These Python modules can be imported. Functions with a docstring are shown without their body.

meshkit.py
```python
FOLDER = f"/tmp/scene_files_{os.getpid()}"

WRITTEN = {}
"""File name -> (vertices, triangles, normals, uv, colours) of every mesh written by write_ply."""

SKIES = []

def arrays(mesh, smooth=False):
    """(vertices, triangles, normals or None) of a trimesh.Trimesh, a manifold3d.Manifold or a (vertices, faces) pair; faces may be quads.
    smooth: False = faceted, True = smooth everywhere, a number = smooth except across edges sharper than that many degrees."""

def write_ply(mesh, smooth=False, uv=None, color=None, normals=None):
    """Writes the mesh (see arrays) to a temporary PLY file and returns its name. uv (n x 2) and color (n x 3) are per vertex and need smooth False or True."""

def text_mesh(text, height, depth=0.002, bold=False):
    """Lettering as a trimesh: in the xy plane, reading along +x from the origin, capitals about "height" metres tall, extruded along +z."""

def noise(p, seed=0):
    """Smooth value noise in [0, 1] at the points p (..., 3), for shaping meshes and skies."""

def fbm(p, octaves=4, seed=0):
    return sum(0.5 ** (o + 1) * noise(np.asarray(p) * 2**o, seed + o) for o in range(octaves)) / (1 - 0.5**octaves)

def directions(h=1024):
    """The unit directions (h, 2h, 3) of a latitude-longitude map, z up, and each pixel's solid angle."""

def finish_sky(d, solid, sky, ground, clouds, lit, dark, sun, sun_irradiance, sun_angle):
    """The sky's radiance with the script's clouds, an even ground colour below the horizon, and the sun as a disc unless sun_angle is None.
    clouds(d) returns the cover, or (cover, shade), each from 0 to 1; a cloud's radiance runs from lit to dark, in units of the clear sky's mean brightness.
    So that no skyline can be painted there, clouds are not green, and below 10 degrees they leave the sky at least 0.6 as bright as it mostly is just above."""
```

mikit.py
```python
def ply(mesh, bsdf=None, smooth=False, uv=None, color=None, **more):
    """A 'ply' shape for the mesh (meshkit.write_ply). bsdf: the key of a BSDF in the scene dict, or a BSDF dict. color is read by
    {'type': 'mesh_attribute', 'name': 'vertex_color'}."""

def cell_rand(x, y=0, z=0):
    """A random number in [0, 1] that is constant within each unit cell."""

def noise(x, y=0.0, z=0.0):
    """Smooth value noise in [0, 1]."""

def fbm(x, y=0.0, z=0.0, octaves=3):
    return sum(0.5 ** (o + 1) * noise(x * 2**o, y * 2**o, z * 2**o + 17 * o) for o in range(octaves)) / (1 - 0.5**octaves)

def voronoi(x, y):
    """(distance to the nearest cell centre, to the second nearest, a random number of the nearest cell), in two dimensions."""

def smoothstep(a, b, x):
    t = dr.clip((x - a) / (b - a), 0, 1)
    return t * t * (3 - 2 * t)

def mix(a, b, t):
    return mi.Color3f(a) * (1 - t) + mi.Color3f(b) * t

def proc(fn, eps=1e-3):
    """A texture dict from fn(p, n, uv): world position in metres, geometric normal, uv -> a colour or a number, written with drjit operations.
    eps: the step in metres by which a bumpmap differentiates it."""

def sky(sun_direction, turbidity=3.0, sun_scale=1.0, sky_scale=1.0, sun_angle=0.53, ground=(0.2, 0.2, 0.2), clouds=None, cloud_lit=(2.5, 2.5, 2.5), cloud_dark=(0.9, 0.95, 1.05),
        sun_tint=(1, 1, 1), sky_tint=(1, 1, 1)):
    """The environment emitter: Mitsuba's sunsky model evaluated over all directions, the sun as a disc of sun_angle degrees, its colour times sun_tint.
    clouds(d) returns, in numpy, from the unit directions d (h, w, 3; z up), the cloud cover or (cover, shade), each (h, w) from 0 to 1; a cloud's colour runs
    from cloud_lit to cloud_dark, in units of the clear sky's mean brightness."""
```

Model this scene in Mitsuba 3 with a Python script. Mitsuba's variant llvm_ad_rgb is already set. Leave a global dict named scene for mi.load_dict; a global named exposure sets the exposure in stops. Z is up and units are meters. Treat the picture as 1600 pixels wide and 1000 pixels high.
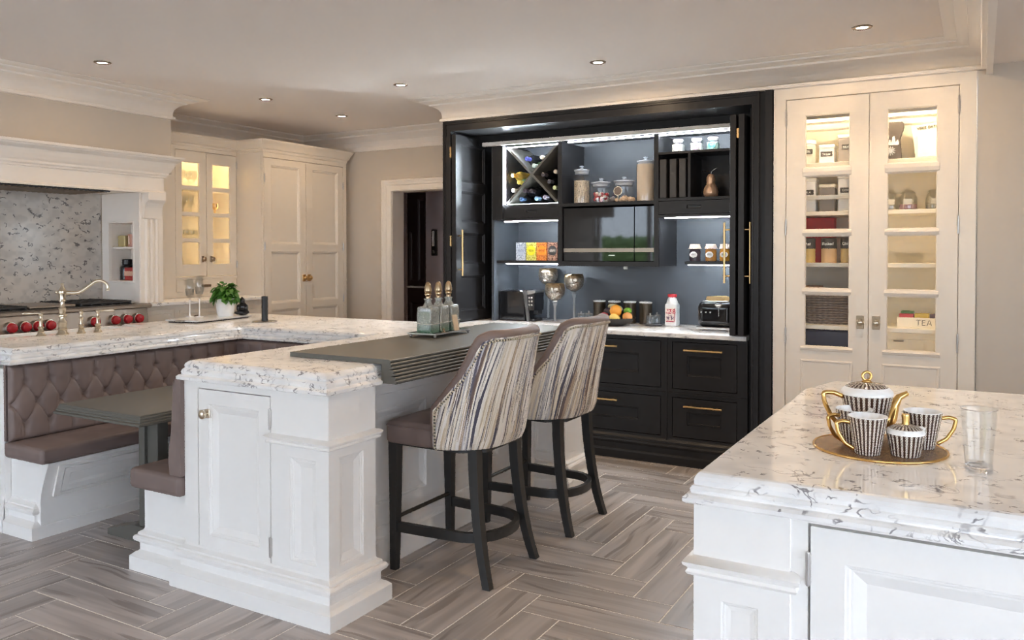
import math, random
import numpy as np, trimesh, mitsuba as mi, drjit as dr
import mikit, meshkit
from mikit import noise, fbm, cell_rand, smoothstep, mix, proc, voronoi
T = mi.ScalarTransform4f
rng = random.Random(7)
scene, labels = {}, {}

# ------------------------------------------------------------------ camera, sky, exposure
FWD, RGT, UP = (-0.49780125, 0.86713822, -0.01628601), (0.86726051, 0.49785372, -0.00094427), (-0.00728924, 0.01459427, 0.99986693)
CAM = (0.0, 0.0, 1.36)
scene['camera'] = dict(type='perspective', fov=2 * math.degrees(math.atan(800 / 1274.46)), fov_axis='x', near_clip=0.05, far_clip=200.0,
                       principal_point_offset_y=0.08373,
                       to_world=T().look_at(origin=list(CAM), target=[c + f for c, f in zip(CAM, FWD)], up=list(UP)))
scene['sky'] = mikit.sky((0.35, 0.85, 0.75), turbidity=4.0, sun_scale=0.5, sky_scale=7.4, ground=(0.35, 0.35, 0.33),
                         clouds=lambda d: np.full(d.shape[:2], 0.85), cloud_lit=(1.17, 1.32, 1.54), cloud_dark=(0.95, 1.03, 1.15))
exposure = 2.18
DOWNLIGHT, STRIP, CAB_WARM, CAB_SOFT = 175.0, 40.0, 20.0, 5.0
WARM, COOL, AMBER = (1.0, 0.72, 0.45), (0.80, 0.91, 1.0), (1.0, 0.79, 0.42)

# ------------------------------------------------------------------ materials
def rgb(c): return {'type': 'rgb', 'value': [float(x) for x in c]}
def two(d): return {'type': 'twosided', 'bsdf': d}
def pbr(c, rough=0.5, metal=0.0, spec=0.5, **k):
    return two({'type': 'principled', 'base_color': c if isinstance(c, dict) else rgb(c), 'roughness': rough, 'metallic': metal, 'specular': spec, **k})
def mat(name, d): scene[name] = d; return name
def col(r, g, b, rough=0.5, metal=0.0, spec=0.5):
    n = 'mat_%02d%02d%02d_%02d%02d' % (r * 99, g * 99, b * 99, rough * 99, metal * 99)
    if n not in scene: scene[n] = pbr((r, g, b), rough, metal, spec)
    return n

def f_marble(p, n, uv):
    w = fbm(p.x * 9, p.y * 9, p.z * 9, 2) * 0.12
    x, y, z = p.x + w, p.y - w * 0.8, p.z + w * 0.5
    a = dr.abs(fbm(x * 44, y * 52, z * 44, 3) - 0.5)
    m = smoothstep(0.47, 0.60, noise(x * 40 + 5, y * 46, z * 40) - 0.02) * smoothstep(0.30, 0.55, noise(p.x * 13, p.y * 13, p.z * 13 + 4))
    v = (1 - smoothstep(0.010, 0.055, a)) * m
    m2 = smoothstep(0.52, 0.68, noise(x * 16 + 31, y * 16, z * 16))
    v2 = (1 - smoothstep(0.0, 0.022, dr.abs(fbm(x * 15 + 9, y * 15, z * 15, 3) - 0.48))) * m2
    cloud = smoothstep(0.35, 0.75, fbm(p.x * 18, p.y * 18, p.z * 18, 2))
    base = mix((0.80, 0.79, 0.77), (0.66, 0.655, 0.65), cloud * 0.75)
    return mix(mix(base, (0.33, 0.32, 0.33), v2 * 0.7), (0.15, 0.14, 0.15), v * 0.85)
mat('marble', pbr(proc(f_marble), 0.07, spec=0.55))
def f_splash(p, n, uv):
    w = fbm(p.x * 6, p.y * 6, p.z * 6, 2) * 0.2
    a = dr.abs(fbm(p.x * 24 + w, p.y * 24 + w, p.z * 24 - w, 3) - 0.5)
    m = smoothstep(0.57, 0.70, noise(p.x * 31 + 5, p.y * 31, p.z * 31))
    v = (1 - smoothstep(0.0, 0.065, a)) * m
    return mix(mix((0.55, 0.52, 0.48), (0.47, 0.445, 0.41), smoothstep(0.4, 0.7, fbm(p.x * 22, p.y * 22, p.z * 22, 2))), (0.08, 0.075, 0.08), v * 0.9)
mat('splash_marble', pbr(proc(f_splash), 0.15))
def f_plank(p, n, uv):
    k = dr.floor(uv.x / 10.0)
    u, v = uv.x, uv.y + k * 0.37
    r = cell_rand(k, 3, 1)
    g = fbm(u * 1.6 + k * 3.1, v * 26, k, 3)
    w = fbm(u * 4.0 + k, v * 55, k + 7, 2)
    dark = smoothstep(0.60, 0.74, fbm(u * 2.2 + k * 1.7, v * 34 + noise(u * 5, k) * 1.3, k + 2, 3))
    c = mix((0.385, 0.348, 0.332), (0.295, 0.267, 0.254), smoothstep(0.3, 0.7, g))
    c = c * (0.88 + 0.24 * r) * (0.93 + 0.14 * w)
    return mix(c, (0.16, 0.138, 0.128), dark * 0.6)
mat('plank', pbr(proc(f_plank), 0.33, spec=0.45))
def f_stripe(p, n, uv):
    u = uv.x + 0.010 * (noise(uv.x * 9, uv.y * 5) - 0.5) + 0.004 * (noise(uv.x * 60, uv.y * 9) - 0.5)
    def layer(wd, sl, o):
        c = dr.floor(u / wd)
        s = dr.floor(uv.y / sl + cell_rand(c, o, 5) * 7 + 0.5 * noise(uv.x * 420, o))
        return cell_rand(c, s, o)
    r, r2, r3 = layer(0.019, 0.42, 11), layer(0.0085, 0.26, 23), layer(0.0038, 0.20, 37)
    c = mi.Color3f(0.70, 0.63, 0.51)
    for lo, cc in ((0.24, (0.78, 0.75, 0.71)), (0.42, (0.58, 0.50, 0.39)), (0.53, (0.40, 0.39, 0.40)), (0.63, (0.36, 0.27, 0.20)), (0.71, (0.70, 0.66, 0.59)), (0.86, (0.085, 0.082, 0.112)), (0.94, (0.15, 0.11, 0.10))):
        c = dr.select(r > lo, mi.Color3f(cc), c)
    for lo, hi, cc in ((0.60, 0.72, (0.77, 0.73, 0.65)), (0.72, 0.78, (0.47, 0.46, 0.48)), (0.78, 0.84, (0.12, 0.112, 0.145)), (0.84, 0.90, (0.52, 0.43, 0.31))):
        c = dr.select((r2 > lo) & (r2 < hi), mi.Color3f(cc), c)
    c = dr.select((r3 > 0.82) & (r3 < 0.93), mi.Color3f(0.74, 0.70, 0.63), c)
    c = dr.select(r3 > 0.93, mi.Color3f(0.13, 0.11, 0.12), c)
    return c * (0.86 + 0.22 * noise(uv.x * 500, uv.y * 25))
mat('stripe_fabric', pbr(proc(f_stripe), 0.8, spec=0.2))
def f_velvet(p, n, uv):
    return mix((0.205, 0.153, 0.137), (0.135, 0.098, 0.088), fbm(p.x * 11, p.y * 11, p.z * 11, 3))
mat('velvet', pbr(proc(f_velvet), 0.48, spec=0.4, sheen=0.25))
def f_ring(p, n, uv):
    fu, fv = uv.x - dr.floor(uv.x), uv.y - dr.floor(uv.y)
    d = dr.sqrt(dr.square((fu - 0.5) * 1.75) + dr.square(fv - 0.5))
    ring = (1 - smoothstep(0.10, 0.15, dr.abs(d - 0.36)))
    dot = (1 - smoothstep(0.08, 0.13, d))
    return mix((0.045, 0.021, 0.012), (0.78, 0.71, 0.62), dr.maximum(ring, dot))
mat('ring_china', pbr(proc(f_ring), 0.12))
def f_mat(p, n, uv):
    a, b, c = voronoi(p.x * 260, p.y * 260)
    return mix((0.09, 0.042, 0.02), (0.42, 0.24, 0.10), smoothstep(0.05, 0.35, b - a) * (0.3 + 0.7 * c))
mat('bead_weave', pbr(proc(f_mat), 0.35, metal=0.3))
def f_mercury(p, n, uv):
    a, b, c = voronoi(uv.x * 30, uv.y * 14)
    return mix((0.16, 0.11, 0.06), mix((0.75, 0.73, 0.70), (0.50, 0.36, 0.20), smoothstep(0.55, 0.95, uv.y)), smoothstep(0.04, 0.28, b - a) * (0.45 + 0.55 * c))
mat('mercury_glass', pbr(proc(f_mercury), 0.16, metal=0.8))
def f_tea(p, n, uv):
    k = dr.floor(uv.x / 10.0)
    u, v = (uv.x - k * 10.0) - 0.5, uv.y - 0.5
    fg = dr.select(k < 0.5, mi.Color3f(0.30, 0.36, 0.46), dr.select(k < 1.5, mi.Color3f(0.42, 0.36, 0.01), dr.select(k < 2.5, mi.Color3f(0.42, 0.06, 0.01), mi.Color3f(0.10, 0.03, 0.02))))
    bg = dr.select(k < 0.5, mi.Color3f(0.72, 0.76, 0.82), dr.select(k < 1.5, mi.Color3f(0.88, 0.84, 0.30), dr.select(k < 2.5, mi.Color3f(0.86, 0.34, 0.06), mi.Color3f(0.62, 0.36, 0.26))))
    md = dr.select(k < 0.5, mi.Color3f(0.50, 0.56, 0.66), dr.select(k < 1.5, mi.Color3f(0.86, 0.78, 0.02), dr.select(k < 2.5, mi.Color3f(0.90, 0.30, 0.02), mi.Color3f(0.035, 0.03, 0.03))))
    a = dr.abs(noise(dr.abs(u) * 16 + k * 9, v * 18, 3) - 0.5)
    c = dr.select(a < 0.14, fg, bg)
    q = dr.square(u / 0.40) + dr.square((v - 0.05) / 0.27)
    c = dr.select(q < 1.0, md, c)
    line = (dr.abs(dr.abs(v - 0.05) - 0.06) < 0.016) | (dr.abs(v - 0.05) < 0.014)
    return dr.select((q < 0.55) & line, dr.select(k > 2.5, mi.Color3f(0.75, 0.7, 0.66), fg), c)
mat('tea_print', pbr(proc(f_tea), 0.5))
def f_grain(p, n, uv):
    a, b, c = voronoi(uv.x * 34, uv.y * 34)
    return mix((0.09, 0.05, 0.03), mix((0.72, 0.58, 0.40), (0.85, 0.76, 0.62), c), smoothstep(0.02, 0.20, b - a) * dr.select(c > 0.86, 0.15, 1.0))
mat('grain', pbr(proc(f_grain), 0.7))
def f_leaf(p, n, uv): return mix((0.022, 0.10, 0.010), (0.075, 0.22, 0.025), noise(p.x * 60, p.y * 60, p.z * 60))
mat('leaf', pbr(proc(f_leaf), 0.45))
def f_hedge(p, n, uv): return mix((0.05, 0.12, 0.035), (0.24, 0.36, 0.14), noise(p.x * 25, p.y * 25, p.z * 25))
mat('hedge_leaf', pbr(proc(f_hedge), 0.6))
def f_wicker(p, n, uv):
    s = dr.sin(uv.x * 60 + 3.14159 * dr.floor(uv.y * 11))
    return mix((0.11, 0.085, 0.07), (0.36, 0.30, 0.26), smoothstep(-0.6, 0.9, s) * (0.5 + 0.5 * dr.sin(uv.y * 69.0)))
mat('wicker', pbr(proc(f_wicker), 0.7))
def b_glass(p, n, uv): return noise(p.x * 150, p.y * 150, p.z * 150) * 0.004
mat('paint', pbr((0.76, 0.74, 0.71), 0.30, spec=0.4))
mat('wall_paint', pbr((0.55, 0.495, 0.43), 0.8, spec=0.2))
mat('cream_paint', pbr((0.765, 0.70, 0.61), 0.32, spec=0.4))
mat('trim_paint', pbr((0.79, 0.735, 0.67), 0.5, spec=0.3))
mat('ceiling_paint', pbr((0.69, 0.63, 0.575), 0.9, spec=0.15))
mat('mauve_paint', pbr((0.52, 0.44, 0.45), 0.8, spec=0.2))
mat('dark_paint', pbr((0.0180, 0.0172, 0.0182), 0.36, spec=0.28))
mat('slate_paint', pbr((0.062, 0.068, 0.078), 0.45, spec=0.4))
mat('grey_paint', pbr((0.112, 0.108, 0.094), 0.34, spec=0.26))
mat('plum_paint', pbr((0.030, 0.018, 0.019), 0.4))
mat('grout', pbr((0.66, 0.62, 0.57), 0.8, spec=0.2))
mat('stool_wood', pbr((0.020, 0.021, 0.021), 0.38))
mat('brass', pbr((0.78, 0.53, 0.25), 0.26, metal=1.0))
mat('gold', pbr((0.86, 0.56, 0.20), 0.14, metal=1.0))
mat('nickel', pbr((0.76, 0.68, 0.54), 0.13, metal=1.0))
mat('steel', pbr((0.55, 0.53, 0.51), 0.25, metal=1.0))
mat('brushed_steel', pbr((0.35, 0.29, 0.24), 0.38, metal=1.0))
mat('bronze', pbr((0.32, 0.25, 0.19), 0.28, metal=1.0))
mat('mirror', pbr((0.80, 0.80, 0.80), 0.06, metal=1.0))
mat('black_gloss', pbr((0.006, 0.006, 0.007), 0.06, spec=0.6))
mat('black', pbr((0.012, 0.012, 0.013), 0.4))
mat('black_glass', pbr((0.004, 0.004, 0.005), 0.02, spec=0.7))
mat('china', pbr((0.86, 0.85, 0.82), 0.14))
mat('white', pbr((0.84, 0.84, 0.83), 0.4))
mat('cream', pbr((0.80, 0.75, 0.64), 0.5))
mat('pane', {'type': 'thindielectric', 'int_ior': 1.5})
mat('jar_glass', {'type': 'thindielectric', 'int_ior': 1.5, 'specular_transmittance': rgb((0.93, 0.95, 0.96))})
mat('cut_glass', {'type': 'bumpmap', 'arbitrary': proc(b_glass, 0.002), 'scale': 1.0, 'bsdf': {'type': 'roughplastic', 'alpha': 0.1, 'diffuse_reflectance': rgb((0.25, 0.28, 0.26))}})
mat('solid_glass', {'type': 'dielectric', 'int_ior': 1.5})
mat('emit_black', {'type': 'diffuse', 'reflectance': rgb((0.5, 0.5, 0.5))})

# ------------------------------------------------------------------ mesh helpers: a mesh is (V, F)
def M(v, f): return np.asarray(v, float).reshape(-1, 3), np.asarray(f, int).reshape(-1, 3)
def tri(q):
    q = np.asarray(q, int)
    return np.vstack([q[:, [0, 1, 2]], q[:, [0, 2, 3]]])
def join(ms):
    vs, fs, o = [], [], 0
    for v, f in ms: vs.append(v); fs.append(f + o); o += len(v)
    return np.vstack(vs), np.vstack(fs)
def xf(m, mtx): return m[0] @ np.asarray(mtx)[:3, :3].T + np.asarray(mtx)[:3, 3], m[1]
def mv(m, x=0, y=0, z=0): return m[0] + np.array([x, y, z], float), m[1]
def rotm(axis, deg):
    return trimesh.transformations.rotation_matrix(math.radians(deg), axis)
def rot(m, axis, deg, at=(0, 0, 0)):
    return xf(m, trimesh.transformations.rotation_matrix(math.radians(deg), axis, at))
def tm(m): return np.array(m.vertices), np.array(m.faces)
def box(x0, x1, y0, y1, z0, z1, b=0.0):
    x0, x1, y0, y1, z0, z1 = min(x0, x1), max(x0, x1), min(y0, y1), max(y0, y1), min(z0, z1), max(z0, z1)
    c, h = np.array([x0 + x1, y0 + y1, z0 + z1]) / 2, np.array([x1 - x0, y1 - y0, z1 - z0]) / 2
    if b <= 0:
        v = np.array([[i, j, k] for i in (-1, 1) for j in (-1, 1) for k in (-1, 1)]) * h + c
        return M(v, tri([[0, 1, 3, 2], [4, 6, 7, 5], [0, 4, 5, 1], [2, 3, 7, 6], [0, 2, 6, 4], [1, 5, 7, 3]]))
    b = min(b, h.min() * 0.95)
    return M(_cham(h, b) + c, _CH)
def _cham(h, b):
    v = []
    for s in [(i, j, k) for i in (-1, 1) for j in (-1, 1) for k in (-1, 1)]:
        for a in range(3):
            e = np.array(h) - b; e[a] = h[a]
            v.append(np.array(s) * e)
    return np.array(v)
def _chf():
    v = _cham(np.ones(3), 0.3)
    from scipy.spatial import ConvexHull
    f = np.array(ConvexHull(v).simplices)
    n = np.cross(v[f[:, 1]] - v[f[:, 0]], v[f[:, 2]] - v[f[:, 0]])
    bad = (n * v[f].mean(1)).sum(1) < 0
    f[bad] = f[bad][:, ::-1]
    return f
_CH = _chf()
def lathe(prof, n=32, uv=False):
    p = np.asarray(prof, float); k = len(p)
    a = np.arange(n) * 2 * np.pi / n
    v = np.stack([p[:, None, 0] * np.cos(a), p[:, None, 0] * np.sin(a), np.repeat(p[:, 1:2], n, 1)], -1).reshape(-1, 3)
    q = [[i * n + j, i * n + (j + 1) % n, (i + 1) * n + (j + 1) % n, (i + 1) * n + j] for i in range(k - 1) for j in range(n)]
    return M(v, tri(q))
def lathe_uv(prof, n, us, vs):
    """open seam with uv: u runs 0..us around, v 0..vs along the profile's height"""
    p = np.asarray(prof, float); k = len(p)
    a = np.linspace(0, 2 * np.pi, n + 1)
    v = np.stack([p[:, None, 0] * np.cos(a), p[:, None, 0] * np.sin(a), np.repeat(p[:, 1:2], n + 1, 1)], -1).reshape(-1, 3)
    t = np.concatenate([[0], np.cumsum(np.hypot(*np.diff(p, axis=0).T))]); t = t / t[-1]
    uv = np.stack([np.tile(a / (2 * np.pi) * us, k), np.repeat(t * vs, n + 1)], 1)
    q = [[i * (n + 1) + j, i * (n + 1) + j + 1, (i + 1) * (n + 1) + j + 1, (i + 1) * (n + 1) + j] for i in range(k - 1) for j in range(n)]
    return M(v, tri(q)), uv
def tube(path, r, n=10, closed=False, sx=1.0):
    p = np.asarray(path, float); k = len(p)
    r = np.broadcast_to(np.asarray(r, float), (k,))
    t = np.gradient(p, axis=0) if not closed else np.roll(p, -1, 0) - np.roll(p, 1, 0)
    t /= np.linalg.norm(t, axis=1, keepdims=True) + 1e-12
    ref = np.array([0, 0, 1.0]) if abs(t[:, 2]).max() < 0.95 else np.array([0.31, 0.95, 0.05])
    a = np.cross(t, ref); a /= np.linalg.norm(a, axis=1, keepdims=True) + 1e-12
    b = np.cross(a, t)
    g = np.arange(n) * 2 * np.pi / n + np.pi / n
    v = (p[:, None] + r[:, None, None] * (sx * np.cos(g)[None, :, None] * a[:, None] + np.sin(g)[None, :, None] * b[:, None])).reshape(-1, 3)
    q = [[i * n + j, i * n + (j + 1) % n, ((i + 1) % k) * n + (j + 1) % n, ((i + 1) % k) * n + j] for i in range(k if closed else k - 1) for j in range(n)]
    f = [tri(q)]
    if not closed:
        v = np.vstack([v, p[:1], p[-1:]]); m = len(v)
        f.append(np.array([[m - 2, (j + 1) % n, j] for j in range(n)] + [[m - 1, (k - 1) * n + j, (k - 1) * n + (j + 1) % n] for j in range(n)]))
    return M(v, np.vstack(f))
def rod(a, b, r, n=12): return tube([a, b], r, n)
def offs(path, d, closed):
    p = np.asarray(path, float); k = len(p)
    e = (np.roll(p, -1, 0) - p) if closed else np.vstack([np.diff(p, axis=0), [[0, 0]]])
    if not closed: e[-1] = e[-2]
    e /= np.linalg.norm(e, axis=1, keepdims=True)
    nrm = np.stack([e[:, 1], -e[:, 0]], 1)
    prev = np.roll(nrm, 1, 0)
    if not closed: prev[0] = nrm[0]; nrm = nrm.copy(); nrm[-1] = prev[-1]
    m = prev + nrm
    m /= np.maximum((m * nrm).sum(1, keepdims=True), 0.2)
    return p + m * d
def moulding(path, prof, closed=False, caps=True):
    rings = []
    for d, z in prof:
        q = offs(path, d, closed); rings.append(np.column_stack([q, np.full(len(q), z)]))
    k, n = len(rings), len(path)
    v = np.array(rings).reshape(-1, 3)
    q = [[i * n + j, i * n + (j + 1) % n, (i + 1) * n + (j + 1) % n, (i + 1) * n + j] for i in range(k - 1) for j in range(n if closed else n - 1)]
    fs = [tri(q)]
    if caps and not closed:
        for j, flip in ((0, 1), (n - 1, 0)):
            poly = np.array(prof)
            try:
                import shapely
                idx = [i * n + j for i in range(k)]
                vv, ff = trimesh.creation.triangulate_polygon(shapely.Polygon(poly).buffer(0), engine='earcut')
                d = ((vv[:, None] - poly[None]) ** 2).sum(-1).argmin(1)
                f = np.array([[idx[d[a]] for a in t] for t in ff])
                fs.append(f[:, ::-1] if flip else f)
            except Exception: pass
    return M(v, np.vstack(fs))
def flat(poly, z, up=True):
    import shapely
    v, f = trimesh.creation.triangulate_polygon(shapely.Polygon(poly), engine='earcut')
    v3 = np.column_stack([v, np.full(len(v), z)])
    n = np.cross(v3[f[:, 1]] - v3[f[:, 0]], v3[f[:, 2]] - v3[f[:, 0]])[:, 2]
    f = np.where((n > 0)[:, None] == up, f, f[:, ::-1])
    return M(v3, f)
def slab(poly, prof):
    return join([moulding(poly, prof, True), flat(offs(poly, prof[-1][0], True), prof[-1][1]), flat(offs(poly, prof[0][0], True), prof[0][1], False)])
def prism(poly, z0, z1): return slab(poly, [(0, z0), (0, z1)])
def extrude_xz(poly, y0, y1):
    v, f = prism(poly, 0, 1)
    return M(np.column_stack([v[:, 0], y0 + v[:, 2] * (y1 - y0), v[:, 1]]), f)
def extrude_yz(poly, x0, x1):
    v, f = prism(poly, 0, 1)
    return M(np.column_stack([x0 + v[:, 2] * (x1 - x0), v[:, 0], v[:, 1]]), f)
def place(m, x=0, y=0, z=0, deg=0):
    return mv(rot(m, (0, 0, 1), deg) if deg else m, x, y, z)
FACE = {'-y': 0, '+x': 90, '+y': 180, '-x': -90}
OGEE = [(0.0, 0.0), (0.004, 0.004), (0.010, 0.005), (0.020, 0.014), (0.024, 0.014)]
def panel(w, h, t, openings=(), prof=OGEE, through=False, x0=0, z0=0):
    """A framed board: x 0..w, z 0..h, front at y=0, back at y=t. Each opening (xa,za,xb,zb) steps in along prof; through: left open for a pane."""
    prof0 = prof
    xs = sorted({0, w, *[o[0] for o in openings], *[o[2] for o in openings]}); zs = sorted({0, h, *[o[1] for o in openings], *[o[3] for o in openings]})
    V, Q = [], []
    def quad(a, b, c, d): Q.append([len(V), len(V) + 1, len(V) + 2, len(V) + 3]); V.extend([a, b, c, d])
    for i in range(len(xs) - 1):
        for j in range(len(zs) - 1):
            cx, cz = (xs[i] + xs[i + 1]) / 2, (zs[j] + zs[j + 1]) / 2
            if any(o[0] < cx < o[2] and o[1] < cz < o[3] for o in openings): continue
            quad((xs[i], 0, zs[j]), (xs[i + 1], 0, zs[j]), (xs[i + 1], 0, zs[j + 1]), (xs[i], 0, zs[j + 1]))
            if through: quad((xs[i], t, zs[j + 1]), (xs[i + 1], t, zs[j + 1]), (xs[i + 1], t, zs[j]), (xs[i], t, zs[j]))
    if not through: quad((0, t, h), (w, t, h), (w, t, 0), (0, t, 0))
    quad((0, t, 0), (0, 0, 0), (0, 0, h), (0, t, h)); quad((w, 0, 0), (w, t, 0), (w, t, h), (w, 0, h))
    quad((0, t, 0), (w, t, 0), (w, 0, 0), (0, 0, 0)); quad((0, 0, h), (w, 0, h), (w, t, h), (0, t, h))
    for op in openings:
        xa, za, xb, zb = op[:4]; prof = op[4] if len(op) > 4 else prof0
        pr = list(prof) + ([(prof[-1][0], t)] if through else [])
        R = [[(xa + i, d, za + i), (xb - i, d, za + i), (xb - i, d, zb - i), (xa + i, d, zb - i)] for i, d in pr]
        for a, b in zip(R[:-1], R[1:]):
            for k in range(4): quad(a[k], a[(k + 1) % 4], b[(k + 1) % 4], b[k])
        if not through: quad(*R[-1])
        else: pass
    v, f = M(V, tri(Q))
    return v + np.array([x0, 0, z0]), f
def rounded(hx, hy, hz, r, n=4, puff=0.0):
    """rounded cushion centred on the origin, its top puffed up"""
    def lin(h):
        c = max(h - r, 0)
        return np.unique(np.concatenate([np.linspace(-h, -c, n), np.linspace(-c, c, 7), np.linspace(c, h, n)]).round(7))
    G = [lin(hx), lin(hy), lin(hz)]; H = (hx, hy, hz); vs, fs, o = [], [], 0
    for a in range(3):
        b, c = (a + 1) % 3, (a + 2) % 3
        for s in (-1, 1):
            B, C = np.meshgrid(G[b], G[c], indexing='ij')
            p = np.zeros(B.shape + (3,)); p[..., a] = s * H[a]; p[..., b] = B; p[..., c] = C
            nb, nc = B.shape; idx = np.arange(nb * nc).reshape(nb, nc)
            q = np.stack([idx[:-1, :-1], idx[1:, :-1], idx[1:, 1:], idx[:-1, 1:]], -1).reshape(-1, 4)
            vs.append(p.reshape(-1, 3)); fs.append(tri(q if s > 0 else q[:, ::-1]) + o); o += nb * nc
    p = np.vstack(vs); h = np.array(H)
    q = np.clip(p, -(h - r), h - r); d = p - q
    L = np.linalg.norm(d, axis=1, keepdims=True)
    p = np.where(L > 1e-9, q + d / np.maximum(L, 1e-9) * r, p)
    if puff:
        u, w = np.clip(np.abs(p[:, 0] / hx), 0, 1), np.clip(np.abs(p[:, 1] / hy), 0, 1)
        p[:, 2] += puff * (1 - u ** 3) * (1 - w ** 3) * np.clip(p[:, 2] / hz, 0, 1)
    m = trimesh.Trimesh(p, np.vstack(fs), process=False); m.merge_vertices(digits_vertex=6)
    return tm(m)
def ball(r, n=2, s=(1, 1, 1)):
    m = trimesh.creation.icosphere(subdivisions=n, radius=1.0)
    return M(np.array(m.vertices) * r * np.array(s), m.faces)
def grid(P):
    """P (n, m, 3) -> mesh"""
    n, m = P.shape[:2]; i = np.arange(n * m).reshape(n, m)
    return M(P.reshape(-1, 3), tri(np.stack([i[:-1, :-1], i[1:, :-1], i[1:, 1:], i[:-1, 1:]], -1).reshape(-1, 4)))
def text(s, h, depth=0.0012, bold=True):
    m = meshkit.text_mesh(s, h, depth, bold); v = np.array(m.vertices)
    v[:, 0] -= (v[:, 0].min() + v[:, 0].max()) / 2
    return M(np.column_stack([v[:, 0], -v[:, 2], v[:, 1]]), m.faces)

# ------------------------------------------------------------------ naming
taken = set()
def uniq(name):
    k, i = name, 0
    while k in taken: i += 1; k = '%s_%03d' % (name, i)
    taken.add(k); return k
def thing(name, label, cat, group=None):
    k = uniq(name); labels[k] = {'label': label, 'category': cat}
    if group: labels[k]['group'] = group
    return k
def part(t, name, m, bsdf, smooth=False, label=None, kind=None, **kw):
    k = uniq(t + '__' + name)
    scene[k] = mikit.ply(m, bsdf, smooth, **kw)
    if label or kind: labels[k] = {a: b for a, b in (('label', label), ('kind', kind)) if b}
    return k
def single(name, label, cat, m, bsdf, smooth=False, group=None, **kw):
    k = thing(name, label, cat, group); scene[k] = mikit.ply(m, bsdf, smooth, **kw); return k
def struct(name, label, m, bsdf, smooth=False):
    k = uniq(name); scene[k] = mikit.ply(m, bsdf, smooth); labels[k] = {'label': label, 'kind': 'structure'}; return k
def lamp(t, name, m, radiance, colour):
    k = uniq(t + '__' + name)
    scene[k] = mikit.ply(m, 'emit_black', False, emitter={'type': 'area', 'radiance': rgb([radiance * c for c in colour])}); return k

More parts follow.
